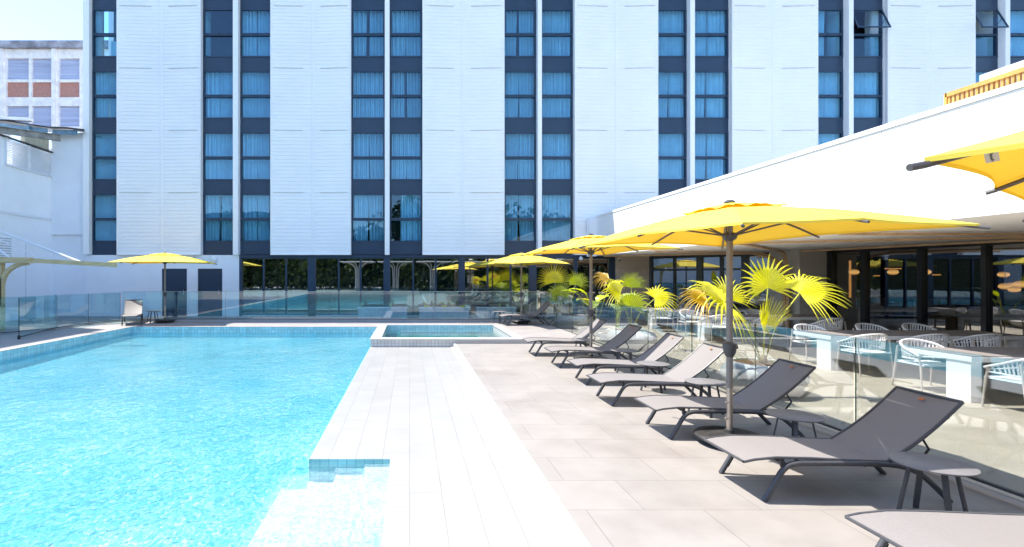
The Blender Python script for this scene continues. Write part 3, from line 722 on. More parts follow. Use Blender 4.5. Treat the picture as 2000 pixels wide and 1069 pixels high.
# ------------------------------------------------------------------ timber shade frame on the left
tf = thing('timber_shade_frame', 'pale timber post and beam with curved brace at the left edge', 'shade frame', (-12.25, 15.3, .1))
m = MB(); m.box(-12.36, 15.24, .1, -12.16, 15.40, 2.2); m.build('post', 'wood_pine', tf, world=True)
m = MB(); m.bar((-14.5, 15.3, 2.27), (-11.3, 15.3, 2.23), .22, .17); m.build('beam', 'wood_pine', tf, world=True)
m = MB(); m.bar((-11.3, 15.34, 2.225), (-8.95, 15.5, 2.10), .14, .13); m.box(-9.0, 15.41, 2.03, -8.9, 15.57, 2.16); m.build('outer_beam', 'wood_pine', tf, world=True)
MB().ribbon(smoothpath([(-12.2, 15.3, .9), (-12.19, 15.3, 1.45), (-12.05, 15.3, 1.85), (-11.75, 15.3, 2.08), (-11.4, 15.3, 2.15)], 6), .12, .11, (0, 1, 0)).build('curved_brace', 'wood_pine', tf, world=True)
for a, b, r in (((-9.75, 15.45, 2.12), (-14.8, 15.6, 4.0), .032), ((-10.9, 15.4, 2.2), (-14.8, 15.45, 3.95), .016), ((-11.9, 15.25, 2.3), (-14.2, 15.2, 3.95), .035)):
    MB().tube([a, b], r, 10).build('tie_rod', 'white_metal', tf, world=True)

# ------------------------------------------------------------------ sun loungers
def make_lounger(label):
    t = thing('sun_lounger', label, 'sun lounger', (0, 0, 0), 0, 'sun loungers around the pool')
    W2 = .285
    side_p = [(.15, 0, 0), (.235, 0, .14), (.31, 0, .255), (.39, 0, .295), (.55, 0, .302), (.95, 0, .30), (1.2, 0, .285), (1.36, 0, .235), (1.48, 0, .14), (1.62, 0, 0)]
    for s in (-1, 1):
        pp = smoothpath([(x, s * W2, z) for x, _, z in side_p], 5)
        MB().tube(pp, .022, 12).build('side_frame', 'charcoal', t, True)
    def seatz(x): return .318 + .028 * sin(pi * min(1, x / .55)) * (1 if x < .55 else 0) + .0
    def sz(u):
        pts = [(0, .312), (.08, .330), (.25, .347), (.5, .343), (.8, .330), (1.0, .322), (1.16, .318)]
        x = 1.16 * u
        for (a, b), (c, d) in zip(pts, pts[1:]):
            if x <= c + 1e-6:
                k = (x - a) / (c - a); return b + (d - b) * k
        return pts[-1][1]
    Ws = .272
    sl = MB().grid(lambda u, v: (1.16 * u, -Ws + 2 * Ws * v, sz(u) - .012 * sin(pi * v)), 24, 8)
    so_ = sl.build('seat_sling', 'sling_taupe', t, True)
    ed = MB()
    for s in (-1, 1): ed.tube([(1.16 * k / 14, s * (Ws + .004), sz(k / 14) - .004) for k in range(15)], .011, 8)
    ed.tube([(-.002, -Ws, .308), (-.002, Ws, .308)], .011, 8)
    ed.build('seat_rim', 'charcoal', t, True)
    # brackets under the seat
    for s in (-1, 1):
        MB().bar((.30, s * W2, .27), (.30, s * (Ws), .33), .03, .02).build('bracket', 'charcoal_dark', t)
        MB().bar((.2, s * (W2 - .004), .07), (.245, s * (W2 - .004), .15), .046, .012).build('bracket', 'charcoal_dark', t)
    for x in (.34, .95, 1.3): MB().tube([(x, -W2, .285 if x < 1.2 else .255), (x, W2, .285 if x < 1.2 else .255)], .013, 8).build('crossbar', 'charcoal_dark', t, True)
    def bk(u):
        x = 1.13 + .60 * u; z = .315 + .475 * u - .035 * sin(pi * u)
        return x, z
    bs = MB().grid(lambda u, v: (bk(u)[0] + .006 * sin(pi * v), -Ws + 2 * Ws * v, bk(u)[1] - .010 * sin(pi * v)), 14, 8).build('backrest_sling', 'sling_taupe', t, True)
    bf = MB()
    for s in (-1, 1): bf.tube([(bk(k / 10)[0], s * (Ws + .004), bk(k / 10)[1] - .004) for k in range(11)], .013, 8)
    bf.tube([(bk(1)[0], -Ws, bk(1)[1] - .004), (bk(1)[0], Ws, bk(1)[1] - .004)], .013, 8)
    bf.tube(smoothpath([(bk(.80)[0] + .01, -Ws, bk(.80)[1] - .012), (bk(.74)[0] + .03, 0, bk(.74)[1] - .05), (bk(.80)[0] + .01, Ws, bk(.80)[1] - .012)], 6), .012, 8)
    bf.build('backrest_frame', 'charcoal', t, True)
    sp_ = MB()
    for s in (-1, 1): sp_.tube([(bk(.5)[0] + .01, s * .24, bk(.5)[1] - .02), (1.50, s * .24, .40), (1.38, s * .24, .25)], .009, 8)
    sp_.tube([(1.38, -.26, .25), (1.38, .26, .25)], .011, 8)
    sp_.build('backrest_stay', 'charcoal_dark', t, True)
    a = Vector((bk(.93)[0], 0, bk(.93)[1])); b = Vector((bk(.90)[0], 0, bk(.90)[1])); n = Vector((-.02, 0, .024)) * .25
    MB().add([a + Vector((0, -.022, 0)) + n, a + Vector((0, .022, 0)) + n, b + Vector((0, .022, 0)) + n, b + Vector((0, -.022, 0)) + n], [(0, 1, 2, 3)]).build('maker_tag', 'tag_orange', bs)
    return t
l0 = make_lounger('taupe lounger nearest the camera, cut by the bottom right corner')
index_kids()
LG = [(2.67, 4.36, 0, 0, 'large taupe lounger with back half in shade beside the foremost side table'),
      (2.71, 5.90, 0, 0, 'taupe lounger just behind the nearest parasol base, palm shadow on its back'),
      (2.63, 7.31, 0, 0, 'fully sunlit pale lounger between the two parasols nearest the camera'),
      (2.74, 8.64, 0, 0, 'brown backed lounger just in front of the second parasol pole'),
      (2.75, 10.17, 0, 0, 'brown backed lounger just behind the second parasol pole'),
      (2.62, 11.6, 0, 0, 'sunlit lounger farthest back in the near row, small pale backrest'),
      (3.08, 17.35, .1, .12, 'far lounger half shaded beside the parasol past the spa'),
      (-9.30, 17.12, .1, radians(116), 'pale lounger turned to face the camera at the far left pool corner')]
l0.location = (2.69, 2.88, 0)
for x, y, z, r, lab in LG:
    c = copy_tree(l0); c.location = (x, y, z); c.rotation_euler = (0, 0, r + random.uniform(-.02, .02)); c['label'] = lab

# ------------------------------------------------------------------ side tables
def make_table(label):
    t = thing('side_table', label, 'side table', (0, 0, 0), 0, 'round metal side tables by the loungers')
    MB().lathe([(.001, .405), (.228, .405), (.2375, .409), (.2375, .418), (.234, .42), (.001, .42)], 56).build('table_top', 'table_grey', t, True)
    for k in range(4):
        a = pi / 4 + k * pi / 2
        MB().bar((.13 * cos(a), .13 * sin(a), .405), (.205 * cos(a), .205 * sin(a), 0), .034, .014, (cos(a), sin(a), 0)).build('leg', 'charcoal', t)
    r = MB()
    for k in (0, 1):
        a = pi / 4 + k * pi / 2; r.bar((.13 * cos(a), .13 * sin(a), .399), (-.13 * cos(a), -.13 * sin(a), .399), .03, .01)
    r.build('cross_brace', 'charcoal', t)
    return t
TB = [(3.84, 3.76, 0, 'round grey side table foremost of all, beside the large shaded lounger'), (3.80, 5.05, 0, 'round side table right of the nearest parasol pole'),
      (3.83, 6.63, 0, 'sunlit round side table left of the nearest parasol pole'), (3.80, 7.99, 0, 'round side table in front of the fully sunlit lounger backrest'),
      (3.94, 9.39, 0, 'round side table right of the second parasol pole'), (3.71, 10.95, 0, 'small sunlit side table just left of the second parasol pole'),
      (3.16, 17.95, .1, 'small side table behind the far lounger past the spa'), (-9.05, 18.05, .1, 'small white topped side table by the far left parasol')]
t0 = make_table(TB[0][3]); index_kids(); t0.location = TB[0][:3]; t0.rotation_euler = (0, 0, .45)
for i, (x, y, z, lab) in enumerate(TB[1:]):
    c = copy_tree(t0); c.location = (x, y, z); c.rotation_euler = (0, 0, .2 + i * .37); c['label'] = lab

# ------------------------------------------------------------------ parasols
def parasol(x, y, z, rz, label, zc=2.2, zm=2.24, za=2.54, hx=.98, hy=1.49, script=False):
    t = thing('parasol', label, 'parasol', (x, y, z), rz, 'yellow parasols around the pool')
    MB().tube([(0, 0, .12), (0, 0, .62)], .030, 16).build('base_tube', 'silver_tube', t, True)
    MB().tube([(0, 0, .60), (0, 0, za - .02)], .031, 18).build('pole', 'pole_grey', t, True)
    MB().lathe([(.036, .93), (.055, .97), (.066, 1.03), (.066, 1.07), (.038, 1.09)], 20).build('crank_housing', 'charcoal', t, True)
    MB().tube([(.05, .0, 1.02), (.085, 0, 1.02), (.09, .02, 1.05)], .012, 8).build('crank_handle', 'charcoal_dark', t, True)
    b = MB().lathe([(.30, .045), (.335, .06), (.34, .085), (.32, .105), (.24, .115), (.05, .125), (.045, .16), (.001, .16)], 48).build('base_plate', 'base_black', t, True)
    w = MB()
    for k in range(4):
        a = k * pi / 2 + .5; w.box(.24 * cos(a) - .02, .24 * sin(a) - .012, 0.0, .24 * cos(a) + .02, .24 * sin(a) + .012, .05)
    w.build('castor', 'charcoal_dark', b)
    bo = MB()
    for zz in (.28, .45): bo.tube([(-.055, -.01, zz), (-.02, -.01, zz)], .012, 8)
    bo.build('lock_screw', 'silver_tube', t, True)
    tips = []
    for i, (u, v) in enumerate([(1, 0), (1, 1), (0, 1), (-1, 1), (-1, 0), (-1, -1), (0, -1), (1, -1)]):
        zt = zc if u * v else zm
        tips.append(Vector((u * hx, v * hy, zt)))
    A = Vector((0, 0, za))
    def rib(i, s):
        p = A.lerp(tips[i], s); p.z += .045 * sin(pi * min(1, s)); return p
    cm = MB(); nu, nv = 12, 8
    for i in range(8):
        j = (i + 1) % 8
        def fn(u, v, i=i, j=j):
            u = max(u, .0)
            e = u * (1 - .055 * sin(pi * v) * u ** 1.5)
            p = rib(i, e).lerp(rib(j, e), v); p.z -= .022 * sin(pi * v) * u + .014 * sin(11 * u + 6 * v + i) * u * (1 - u); return p
        cm.grid(fn, nu, nv)
    can = cm.build('canopy', 'canopy_yellow', t, True)
    hem = MB()
    for i in range(8):
        j = (i + 1) % 8
        def fe(u, v, i=i, j=j):
            e = 1 - .055 * sin(pi * v)
            p = rib(i, e).lerp(rib(j, e), v); p.z -= .022 * sin(pi * v) + .018 * u; return p
        hem.grid(fe, 1, 8)
    hem.build('hem', 'canopy_yellow', can, True)
    vf = MB(); q = []
    for i in range(8):
        j = (i + 1) % 8
        def fv(u, v, i=i, j=j):
            s = .30 * u; p = rib(i, s).lerp(rib(j, s), v); p.z += .045 * (1 - u * .55) + .012 * sin(pi * 3 * v) * u; return p
        vf.grid(fv, 5, 9)
    vf.build('vent_flap', 'canopy_yellow', can, True)
    MB().lathe([(.05, za + .03), (.055, za + .055), (.03, za + .075), (.001, za + .078)], 16).build('finial', 'charcoal', t, True)
    MB().lathe([(.036, za - .36), (.062, za - .34), (.075, za - .30), (.07, za - .28), (.036, za - .27)], 18).build('runner', 'charcoal', t, True)
    for i in range(8):
        r = MB(); k = [rib(i, s) + Vector((0, 0, -.026)) for s in (.03, .2, .4, .6, .8, 1.0, 1.03)]
        r.tube(k, .011 if i % 2 == 0 else .013, 8)
        ro = r.build('rib', 'rib_grey', t, True)
        e = rib(i, .47) + Vector((0, 0, -.03)); d = Vector((e.x, e.y, 0)).normalized()
        MB().tube([d * .06 + Vector((0, 0, za - .30)), e], .009, 8).build('strut', 'rib_grey', ro, True)
    MB().tube([(-.05, -.03, za - .06), (-.075, -.05, za - .38)], .004, 6).build('cord', 'charcoal', t)
    if script:
        i = script[0]; fr = script[1]
        p0 = rib(i, fr) + Vector((0, 0, -.028)) + script[2] * .045
        d = (tips[i] - A).normalized(); inn = script[2]
        s1 = d * -.055; s2 = (inn * .05 + Vector((0, 0, -.035)))
        tg = MB().add([p0, p0 + s1, p0 + s1 + s2, p0 + s2], [(0, 1, 2, 3)]).build('care_label', 'tag_cream', can)
        nn = s1.cross(s2).normalized(); nn = nn if nn.z < 0 else -nn
        pts = []
        for k in range(41):
            f = k / 40
            pts.append(p0 + s2 * (.08 + .84 * f) + s1 * (.42 + .11 * sin(f * 46) * (1 - .4 * f) + .1 * (sin(f * 9) > .8)) + nn * .002)
        MB().tube(pts, .0008, 5).build('script_lettering', 'ink', tg)
    return t
parasol(3.40, 5.44, 0, radians(4), 'large yellow parasol over the two nearest shaded loungers', zc=2.20, zm=2.24, za=2.52)
parasol(3.73, 10.53, 0, radians(4), 'second yellow parasol back in the near row', zc=2.28, zm=2.32, za=2.57)
parasol(3.92, 17.95, .1, radians(14), 'far yellow parasol by the shaded lounger past the spa', zc=2.07, zm=2.12, za=2.42)
parasol(-8.72, 18.25, .1, radians(90 + 6), 'yellow parasol alone at the far left pool corner', zc=2.13, zm=2.15, za=2.44)
parasol(3.58, 1.84, 0, radians(-55), 'yellow parasol cut off by the right edge of view', zc=2.21, zm=2.26, za=2.55, script=(5, .885, Vector((0, 1, 0))))

# ------------------------------------------------------------------ palms in white pots
def fan_leaf(hub, axis, normal, R, span=250, n=33, droop=.35, seed=0, fold=.04, close=0.0):
    """palmate leaf: pleated segments fused near the hub, free and drooping at the tips"""
    rr = random.Random(seed); hub = Vector(hub); ax = Vector(axis).normalized(); nr = Vector(normal); nr = (nr - ax * nr.dot(ax)).normalized(); sd = ax.cross(nr)
    mb = MB(); g = Vector((0, 0, -1)); st = [0, .2, .5, .56, .70, .85, 1.0]
    for i in range(n):
        f = (i + .5) / n - .5; th = radians(span) * f
        d = ax * cos(th) + sd * sin(th)
        d = (d + nr * (close * (abs(f) * 2))).normalized()
        r = R * (1 - .28 * (abs(f) * 2) ** 2.2) * rr.uniform(.93, 1.05)
        tg = (nr.cross(d)).normalized(); hw = r * radians(span) / n * .5
        dr = droop * rr.uniform(.6, 1.35); tw = rr.uniform(-.15, .15)
        vs = []
        for s in st:
            c = hub + d * (r * s) + g * (dr * R * max(0, s - .45) ** 2 * 2.2) + tg * (tw * R * max(0, s - .6) ** 2)
            if s <= .5: w = hw * s * 1.02
            else: w = hw * .5 * (1 - ((s - .5) / .5)) ** .8 * .68 + .0012
            cup = nr * (.10 * R * s * s)
            vs += [c + cup - tg * w, c + cup + nr * w * .75, c + cup + tg * w]
        fs = []
        for k in range(len(st) - 1):
            a = k * 3; fs += [(a, a + 1, a + 4, a + 3), (a + 1, a + 2, a + 5, a + 4)]
        mb.add(vs, fs)
    return mb
def palm(x, y, label, leaves, potr=.57, poth=.46, cmat='palm_yellow'):
    t = thing('potted_palm_pot', label[0], 'plant pot', (x, y, 0), 0, 'big white round plant pots')
    r, h = potr, poth
    MB().lathe([(.40 * r, 0), (.62 * r, .015), (.86 * r, .22 * h), (r, .52 * h), (.985 * r, .70 * h), (.86 * r, .93 * h), (.74 * r, h), (.69 * r, h), (.69 * r, .93 * h), (.001, .93 * h)], 64).build('bowl', 'pot_white', t, True)
    def soilf(u, v):
        a = 2 * pi * v; q = .68 * r * u
        return (q * cos(a), q * sin(a), .93 * h + .008 + .03 * (1 - u) + .012 * sin(7 * a) * u * cos(u * 9))
    MB().grid(soilf, 6, 30).build('soil', 'soil', t, True)
    gc = MB(); rr = random.Random(int(x * 10 + y))
    for k in range(90):
        a = rr.uniform(0, 6.28); q = .66 * r * math.sqrt(rr.random()); s = rr.uniform(.012, .03); zz = .95 * h + rr.uniform(0, .05)
        c = Vector((q * cos(a), q * sin(a), zz)); u = Vector((rr.uniform(-1, 1), rr.uniform(-1, 1), rr.uniform(0, .8))).normalized() * s; w = Vector((-u.y, u.x, rr.uniform(-.3, .3) * s)) * .5
        gc.add([c, c + u + w, c + u * 2, c + u - w], [(0, 1, 2, 3)])
    struct(gc.build('ground_cover', 'leaf_mid', t), 'stuff')
    p = thing('fan_palm', label[1], 'palm', (x, y, poth * .93), 0, 'young fan palms in the white pots')
    MB().tube([(0, 0, -.02), (.0, .0, .06), (.005, 0, .14)], .05, 12, rs=[.06, .055, .03]).build('trunk', 'palm_trunk', p, True)
    for i, lf in enumerate(leaves):
        hub, ax, nr, R, kw, mt = lf
        hub = Vector(hub)
        fr = MB(); b = Vector((hub.x * .06, hub.y * .06, .05)); md = hub * .5 + Vector((0, 0, .05 * hub.length)) - Vector((hub.x, hub.y, 0)) * .12
        fr.tube(smoothpath([b, md, hub], 6), .009, 7, rs=None)
        st_ = fr.build('leaf_stalk', 'petiole', p, True)
        kw = dict(kw); fan_leaf(hub, ax, nr, R, seed=i * 7 + int(x * 3 + y), **kw).build('fan_leaf', mt, st_, False)
    return p
PZ = .43
def pl(px, py, Y, cx, cy): # hub position relative to the pot centre
    return ((px - 800) * Y / 1000 - cx, Y - cy, 1.8 + (537 - py) * Y / 1000 - PZ)
cx, cy = 5.42, 7.85
palm(cx, cy, ('white round pot of the nearest palm behind the glass fence', 'bright yellow fan palm nearest the camera in a white pot'), [
    (pl(1500, 562, 7.85, cx, cy), (-.05, .12, 1), (0, -1, .35), .56, dict(span=235, n=22, droop=.22), 'palm_yellow'),
    (pl(1415, 590, 7.55, cx, cy), (-.75, -.1, .38), (-.25, -.6, 1), .70, dict(span=255, n=24, droop=.55), 'palm_yellow'),
    (pl(1425, 585, 8.05, cx, cy), (.2, .5, .8), (.1, -1, .5), .50, dict(span=200, n=22, droop=.3), 'palm_yellow'),
    (pl(1562, 572, 7.7, cx, cy), (.85, -.05, .42), (-.2, -.8, .9), .60, dict(span=215, n=28, droop=.42), 'palm_yellow'),
    (pl(1493, 655, 7.8, cx, cy), (.12, 0, 1), (0, -1, .1), .62, dict(span=70, n=18, droop=.06, close=.3), 'palm_yellow'),
    (pl(1382, 588, 7.9, cx, cy), (-.9, .1, .35), (-.1, -.7, 1), .50, dict(span=170, n=24, droop=.7), 'palm_gold'),
])
cx, cy = 5.42, 12.5
palm(cx, cy, ('white round pot of the second palm behind the glass fence', 'green and yellow fan palm in the second white pot'), [
    (pl(1232, 600, 12.3, cx, cy), (.05, -.1, 1), (0, -1, .2), .62, dict(span=230, n=22, droop=.6), 'palm_green'),
    (pl(1212, 572, 12.4, cx, cy), (-.8, 0, .5), (-.2, -.7, .8), .62, dict(span=190, n=22, droop=.5), 'palm_yellow'),
    (pl(1279, 583, 12.4, cx, cy), (.8, -.1, .3), (.1, -.8, .7), .55, dict(span=240, n=22, droop=.55), 'palm_yellow'),
    (pl(1233, 562, 12.9, cx, cy), (.1, .1, 1), (0, -1, .4), .48, dict(span=170, n=26, droop=.25), 'palm_green'),
    (pl(1190, 545, 12.8, cx, cy), (-.9, .2, .3), (-.2, -.6, .9), .45, dict(span=150, n=22, droop=.6), 'palm_gold'),
])
cx, cy = 5.42, 17.2
palm(cx, cy, ('white round pot of the farthest palm near the fence corner', 'fan palm farthest back in a white pot'), [
    (pl(1082, 552, 17.0, cx, cy), (-.1, 0, 1), (0, -1, .3), .72, dict(span=200, n=24, droop=.2), 'palm_yellow'),
    (pl(1124, 556, 17.2, cx, cy), (.2, 0, 1), (0, -1, .2), .52, dict(span=210, n=22, droop=.2), 'palm_green'),
    (pl(1094, 578, 16.9, cx, cy), (-.1, 0, 1), (0, -1, .2), .60, dict(span=240, n=24, droop=.3), 'palm_green'),
])
# paddle-leaved plants
def paddle_plant(x, y, z, h, label, seed, n=5, mt='leaf_pale'):
    rr = random.Random(seed); t = thing('broad_leaf_plant', label, 'plant', (x, y, z), 0, 'upright broad leaved plants behind the fence')
    for i in range(n):
        a = rr.uniform(0, 6.28); hh = h * rr.uniform(.55, 1); lean = rr.uniform(.05, .25)
        b = Vector((rr.uniform(-.08, .08), rr.uniform(-.08, .08), 0)); top = b + Vector((cos(a) * lean * hh, sin(a) * lean * hh, hh * .72))
        st_ = MB().tube([b, b.lerp(top, .5) + Vector((0, 0, .04)), top], .012, 7).build('stem', 'petiole', t, True)
        d = Vector((cos(a) * .8, sin(a) * .8, .7)).normalized(); sd = d.cross(Vector((0, 0, 1))).normalized(); LL = h * .36
        def fn(u, v, top=top, d=d, sd=sd, LL=LL):
            w = .24 * LL * sin(pi * min(1, u * .93 + .05)) ** .8
            p = top + d * (LL * u) + sd * (w * (v - .5) * 2) + Vector((0, 0, -.45 * LL * u * u + .12 * w * abs(v - .5) * 2 + .012 * sin(u * 30)))
            return p
        MB().grid(fn, 12, 4).build('leaf', mt if i % 2 else 'palm_green', st_, True)
paddle_plant(4.98 + .2, 18.2, 0, 1.9, 'slim pale leaved plant left of the farthest palm', 3, 5)
paddle_plant(5.5, 15.3, 0, 2.0, 'tall broad leaved plant between the two farther palms', 11, 7, 'palm_yellow')
paddle_plant(5.6, 13.9, 0, 1.75, 'sparse pale leaved plant left of the second palm', 21, 5)
for x, y, lab in ((5.5, 15.3, 'low round timber planter dish under the tall broad leaved plant'), (5.6, 13.9, 'low round planter dish under the sparse pale leaved plant')):
    d = thing('planter_dish', lab, 'planter', (x, y, 0)); MB().lathe([(.3, 0), (.42, .03), (.46, .2), (.40, .2), (.38, .12), (.001, .12)], 36).build('bowl', 'pot_white', d, True)
    MB().lathe([(.4, .15), (.001, .18)], 24).build('soil', 'soil', d, True)

# ------------------------------------------------------------------ low planters behind the far fence
for i, (a, b) in enumerate([(699, 795), (819, 916), (932, 1008)]):
    Y = 19.9; x0, x1 = (a - 800) * Y / 1000, (b - 800) * Y / 1000; zt = 1.8 - .064 * Y
    nm = ['left', 'middle', 'right'][i]
    t = thing('planter_box', ['long planter box with white rim, leftmost behind the far fence', 'planter box with yellow flowers behind the far fence', 'planter box with small green tufts near the far lounger'][i], 'planter box', ((x0 + x1) / 2, Y, .1), 0, 'planter boxes behind the far fence')
    m = MB(); m.box(x0, Y, .1, x1, Y + .02, zt - .03); m.box(x0, Y + .43, .1, x1, Y + .45, zt - .03); m.box(x0, Y + .02, .1, x0 + .02, Y + .43, zt - .03); m.box(x1 - .02, Y + .02, .1, x1, Y + .43, zt - .03)
    m.build('trough', 'joint_grey', t, world=True)
    m = MB(); m.box(x0 - .02, Y - .02, zt - .03, x1 + .02, Y + .05, zt); m.box(x0 - .02, Y + .4, zt - .03, x1 + .02, Y + .47, zt); m.box(x0 - .02, Y + .05, zt - .03, x0 + .05, Y + .4, zt); m.box(x1 - .05, Y + .05, zt - .03, x1 + .02, Y + .4, zt)
    m.build('rim', 'white_metal', t, world=True)
    bx('soil', 'soil', x0 + .03, Y + .03, zt - .1, x1 - .03, Y + .42, zt - .05, t)
plants = [(706, 'spiky', 'spiky pale green plant at the left end of the left planter'), (763, 'spiky', 'upright spiky plant in the middle of the left planter'), (785, 'tuft', 'low pale tuft at the right end of the left planter'),
          (834, 'yel', 'yellow leaved plant at the left end of the flower planter'), (849, 'spiky', 'thin green spike plant between yellow plants'), (868, 'yel', 'largest yellow leaved plant in the middle of the flower planter'),
          (884, 'spiky', 'small spiky plant right of the largest yellow plant'), (904, 'yel', 'yellow leaved plant at the right end of the flower planter'), (976, 'spiky', 'small forked green plant in the right planter'), (1000, 'tuft', 'low green tuft at the right end of the right planter')]
for i, (px, kd, lab) in enumerate(plants):
    Y = 20.1; zt = .48; rr = random.Random(i + 40)
    t = MB()
    n = {'spiky': 7, 'tuft': 16, 'yel': 12}[kd]
    for k in range(n):
        a = rr.uniform(0, 6.28); ln = {'spiky': .34, 'tuft': .16, 'yel': .26}[kd] * rr.uniform(.7, 1.1); le = {'spiky': .25, 'tuft': .8, 'yel': .6}[kd] * rr.uniform(.3, 1.2)
        d = Vector((cos(a) * le, sin(a) * le, 1)).normalized(); sd = d.cross(Vector((.2, 1, 0))).normalized() * {'spiky': .018, 'tuft': .018, 'yel': .035}[kd]
        vs = []
        for s in (0, .35, .7, 1):
            w = (1 - s) ** .6 * (.6 if s == 0 else 1) + .02; c = d * ln * s + Vector((0, 0, -.25 * ln * s * s * le)); vs += [c - sd * w, c + sd * w]
        t.add(vs, [(0, 1, 3, 2), (2, 3, 5, 4), (4, 5, 7, 6)])
    o = t.build('leaf_tuft', {'spiky': 'leaf_pale', 'tuft': 'leaf_pale', 'yel': 'palm_yellow'}[kd]); o.location = ((px - 800) * Y / 1000, Y, zt - .05)
    tag(o, lab, 'plant', 'small plants in the planter boxes')

# ------------------------------------------------------------------ dining tables and woven chairs
TH = .66
def dtable(x0, x1, y0, y1, label):
    t = thing('dining_table', label, 'dining table', ((x0 + x1) / 2, (y0 + y1) / 2, 0), 0, 'long grey topped terrace tables')
    bx('table_apron', 'table_white', x0, y0, TH - .085, x1, y1, TH - .012, t, bevel=.006)
    bx('table_top', 'table_top_grey', x0 + .01, y0 + .01, TH - .012, x1 - .01, y1 - .01, TH, t)
    for a in (x0 + .02, x1 - .17):
        for b in (y0 + .03,): bx('leg', 'table_white', a, b, 0.004, a + .15, b + .33, TH - .085, t)
dtable(7.85, 11.6, 7.15, 8.1, 'long grey topped table nearest the camera on the terrace')
dtable(7.9, 11.6, 9.6, 10.55, 'long grey topped table second from the camera')
dtable(8.0, 11.5, 13.9, 14.8, 'long table behind the nearest palm')
dtable(8.0, 11.6, 16.9, 17.8, 'table farthest back near the glazed door')
def make_chair(label):
    t = thing('woven_chair', label, 'chair', (0, 0, 0), 0, 'white woven terrace armchairs')
    hw, hd = .285, .27
    def top(a):
        k = abs(a) / radians(118); x = hw * sin(a) if abs(a) < pi / 2 else hw * (1 if a > 0 else -1)
        y = -hd * cos(a) if abs(a) < pi / 2 else .46 * (abs(a) - pi / 2)
        return Vector((x * (1.06), y, .75 - .20 * k ** 2.0))
    def low(a):
        p = top(a); k = abs(a) / radians(118)
        return Vector((p.x * .92, p.y * .92, .475 + .02 * k))
    A0 = radians(118); n = 30
    r1 = MB(); r1.tube([top(-A0 + 2 * A0 * i / n) for i in range(n + 1)], .017, 8); r1.build('top_rail', 'rope_white', t, True)
    bk_ = MB(); bk_.tube([low(-A0 + 2 * A0 * i / n) for i in range(n + 1)], .012, 8)
    bk_.tube([(low(-A0 + 2 * A0 * i / n) * .45 + top(-A0 + 2 * A0 * i / n) * .55) for i in range(n + 1)], .007, 6)
    ns = 27
    for i in range(ns):
        a = -A0 + 2 * A0 * (i + .5) / ns; lean = radians(3) * (1 if a > 0 else -1)
        b = a + lean
        bk_.bar(low(a), top(b if abs(b) < A0 else a), .019, .009, (sin(a), -cos(a), 0))
    bk_.build('woven_back', 'rope_white', t, True)
    se = MB(); se.grid(lambda u, v: (-.265 + .53 * u, -.23 + .48 * v, .425 + .012 * sin(pi * u) * sin(pi * v)), 8, 8); se.box(-.27, -.24, .40, .27, .26, .424)
    se.build('seat', 'cushion_white', t, False)
    for sx in (-1, 1):
        for (yt, yb, zt_) in ((-.17, -.25, .66), (.20, .26, .54)):
            MB().tube([(sx * .285, yt, zt_), (sx * .282, (yt + yb) / 2, .36), (sx * .295, yb, .004)], .014, 8, rs=[.013, .015, .011]).build('leg', 'leg_sand', t, True)
    return t
CH = [(8.1, 6.72, 0, 'woven chair at the right edge, nearest of all on the terrace'),
      (8.12, 8.05, pi, 'woven chair behind the white end of the nearest table'),
      (8.25, 9.28, 0, 'woven chair in front of the second table, seen right of the glass joint'),
      (8.30, 10.55, pi, 'woven chair on the far side of the second table, nearest the big palm'),
      (9.35, 9.28, 0, 'woven chair second along the near side of the second table'), (10.3, 9.28, 0, 'woven chair third along the near side of the second table'),
      (9.75, 10.75, pi, 'woven chair far side of the second table, under the first pendant lamp'), (10.75, 10.75, pi, 'woven chair far side of the second table, rightmost of its side'),
      (10.3, 12.6, .2, 'woven chair standing alone before the cream pillar'), (9.5, 13.5, 0, 'woven chair right of the nearest palm stems'),
      (8.15, 13.6, 0, 'sunlit woven chair at the near left corner of the third table'), (8.3, 15.1, pi, 'woven chair far side of the third table, left end'),
      (9.3, 15.3, pi, 'woven chair far side of the third table, second from left'), (10.3, 15.2, pi, 'woven chair far side of the third table, third from left'),
      (8.05, 16.35, 0, 'woven chair at the left end of the farthest table, beside the second palm'), (8.9, 16.5, 0, 'woven chair near side of the farthest table, second seat'), (9.9, 18.1, pi, 'woven chair behind the farthest table, left of two'), (10.9, 18.1, pi, 'woven chair behind the farthest table, right of two')]
c0 = make_chair(CH[0][3]); index_kids(); c0.location = (CH[0][0], CH[0][1], 0)
for x, y, r, lab in CH[1:]:
    c = copy_tree(c0); c.location = (x, y, 0); c.rotation_euler = (0, 0, r + random.uniform(-.06, .06)); c['label'] = lab
wcam2 = thing('security_camera', 'small dome camera high on the stone wall by the glazed door', 'security camera', (X(1208), 20.86, Z(507)))
MB().lathe([(.05, .06), (.055, .02), (.05, 0)], 16).build('mount', 'white_metal', wcam2, True); MB().lathe([(.045, 0), (.042, -.04), (.001, -.075)], 16).build('dome', 'charcoal_dark', wcam2, True)

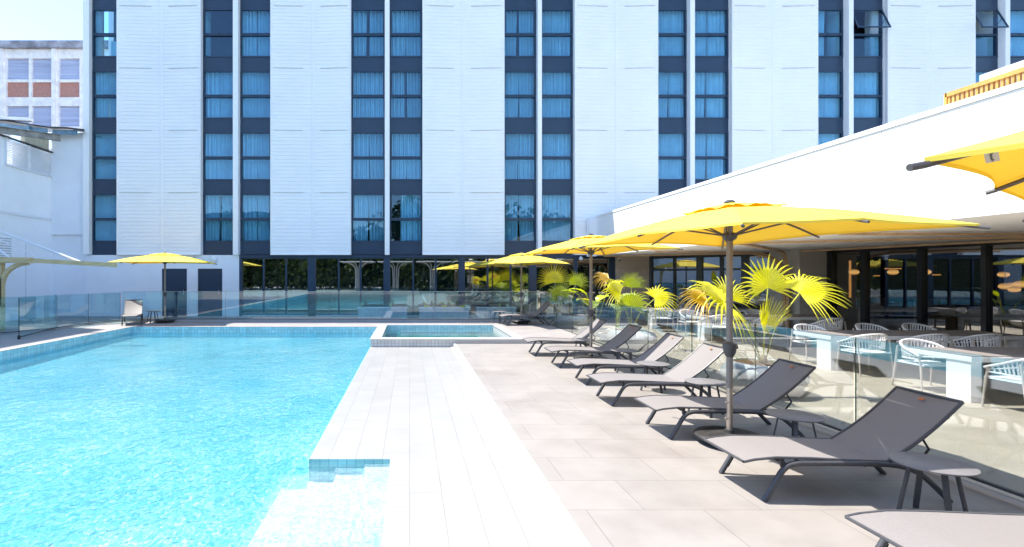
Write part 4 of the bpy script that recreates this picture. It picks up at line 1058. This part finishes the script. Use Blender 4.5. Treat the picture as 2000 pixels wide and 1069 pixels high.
# ------------------------------------------------------------------ behind the camera: what the glass mirrors
def tree(x, y, h, r, label, seed):
    rr = random.Random(seed); t = thing('garden_tree', label, 'tree', (x, y, -1), 0, 'trees across the garden mirrored in the glazing')
    MB().tube([(0, 0, 0), (.1, 0, h * .3), (0, .1, h * .6)], .2, 10, rs=[.26, .2, .12]).build('trunk', 'bark', t, True)
    mb = MB()
    cl = [(Vector((rr.gauss(0, .45) * r, rr.gauss(0, .45) * r, h * rr.uniform(.35, 1))), r * rr.uniform(.25, .5)) for _ in range(34)]
    for c, q in cl:
        for k in range(80):
            d = Vector((rr.gauss(0, 1), rr.gauss(0, 1), rr.gauss(0, 1))).normalized() * q * rr.uniform(.6, 1)
            u = Vector((rr.gauss(0, 1), rr.gauss(0, 1), rr.gauss(0, 1))).normalized() * .30; w = u.orthogonal().normalized() * .18
            p = c + d; mb.add([p - u, p + w, p + u, p - w], [(0, 1, 2, 3)])
    mb.build('crown', 'leaf_dark', t)
for i, (x, y, h, r) in enumerate([(-19, -19, 9, 4), (-12, -22, 11, 4.5), (-6, -19, 8, 3.5), (0, -23, 11, 5), (6, -19, 8.5, 4), (12, -22, 10, 4.5), (19, -20, 9, 4)]):
    tree(x, y, h, r, 'dark leafy tree beyond the pool garden', i)
hm = MB(); rr = random.Random(77)
for k in range(15000):
    c = Vector((rr.uniform(-26, 26), rr.uniform(-17.5, -15), -1)); c.z += 5.6 * rr.random() ** .8 * (1 + .25 * sin(c.x * 1.1) + .15 * sin(c.x * 2.7))
    u = Vector((rr.gauss(0, 1), rr.gauss(0, 1), rr.gauss(0, 1))).normalized() * .26; w = u.orthogonal().normalized() * .16
    hm.add([c - u, c + w, c + u, c - w], [(0, 1, 2, 3)])
struct(hm.build('garden_hedge', 'leaf_dark'), 'stuff')
hl = MB().grid(lambda u, v: (-160 + 320 * u, -60 - 80 * v, -2 + 22 * v ** .7 * (1 + .25 * sin(u * 9) + .15 * sin(u * 23))), 60, 10)
struct(hl.build('hill', 'hill_green', None, True))
wt0 = None
for i, x in enumerate((-5.5, -1.5, 2.5, 6.5)):
    if wt0 is None:
        wt0 = thing('white_tree_column', 'white flared tubular column holding a flat canopy', 'canopy column', (x, -12.5, .1), 0, 'white flared columns mirrored in the glazing')
        for k in range(10):
            a = 2 * pi * k / 10
            MB().tube(smoothpath([(.3 * cos(a), .3 * sin(a), 0), (.3 * cos(a), .3 * sin(a), 1.9), (.4 * cos(a), .4 * sin(a), 2.5), (1.0 * cos(a), 1.0 * sin(a), 2.95), (1.7 * cos(a), 1.7 * sin(a), 3.0)], 4), .035, 6).build('tube', 'white_truss', wt0, True)
        MB().box(-1.8, -1.8, 3.04, 1.8, 1.8, 3.12).build('canopy_slab', 'white_truss', wt0)
        index_kids()
    else:
        c = copy_tree(wt0); c.location = (x, -12.5, .1)
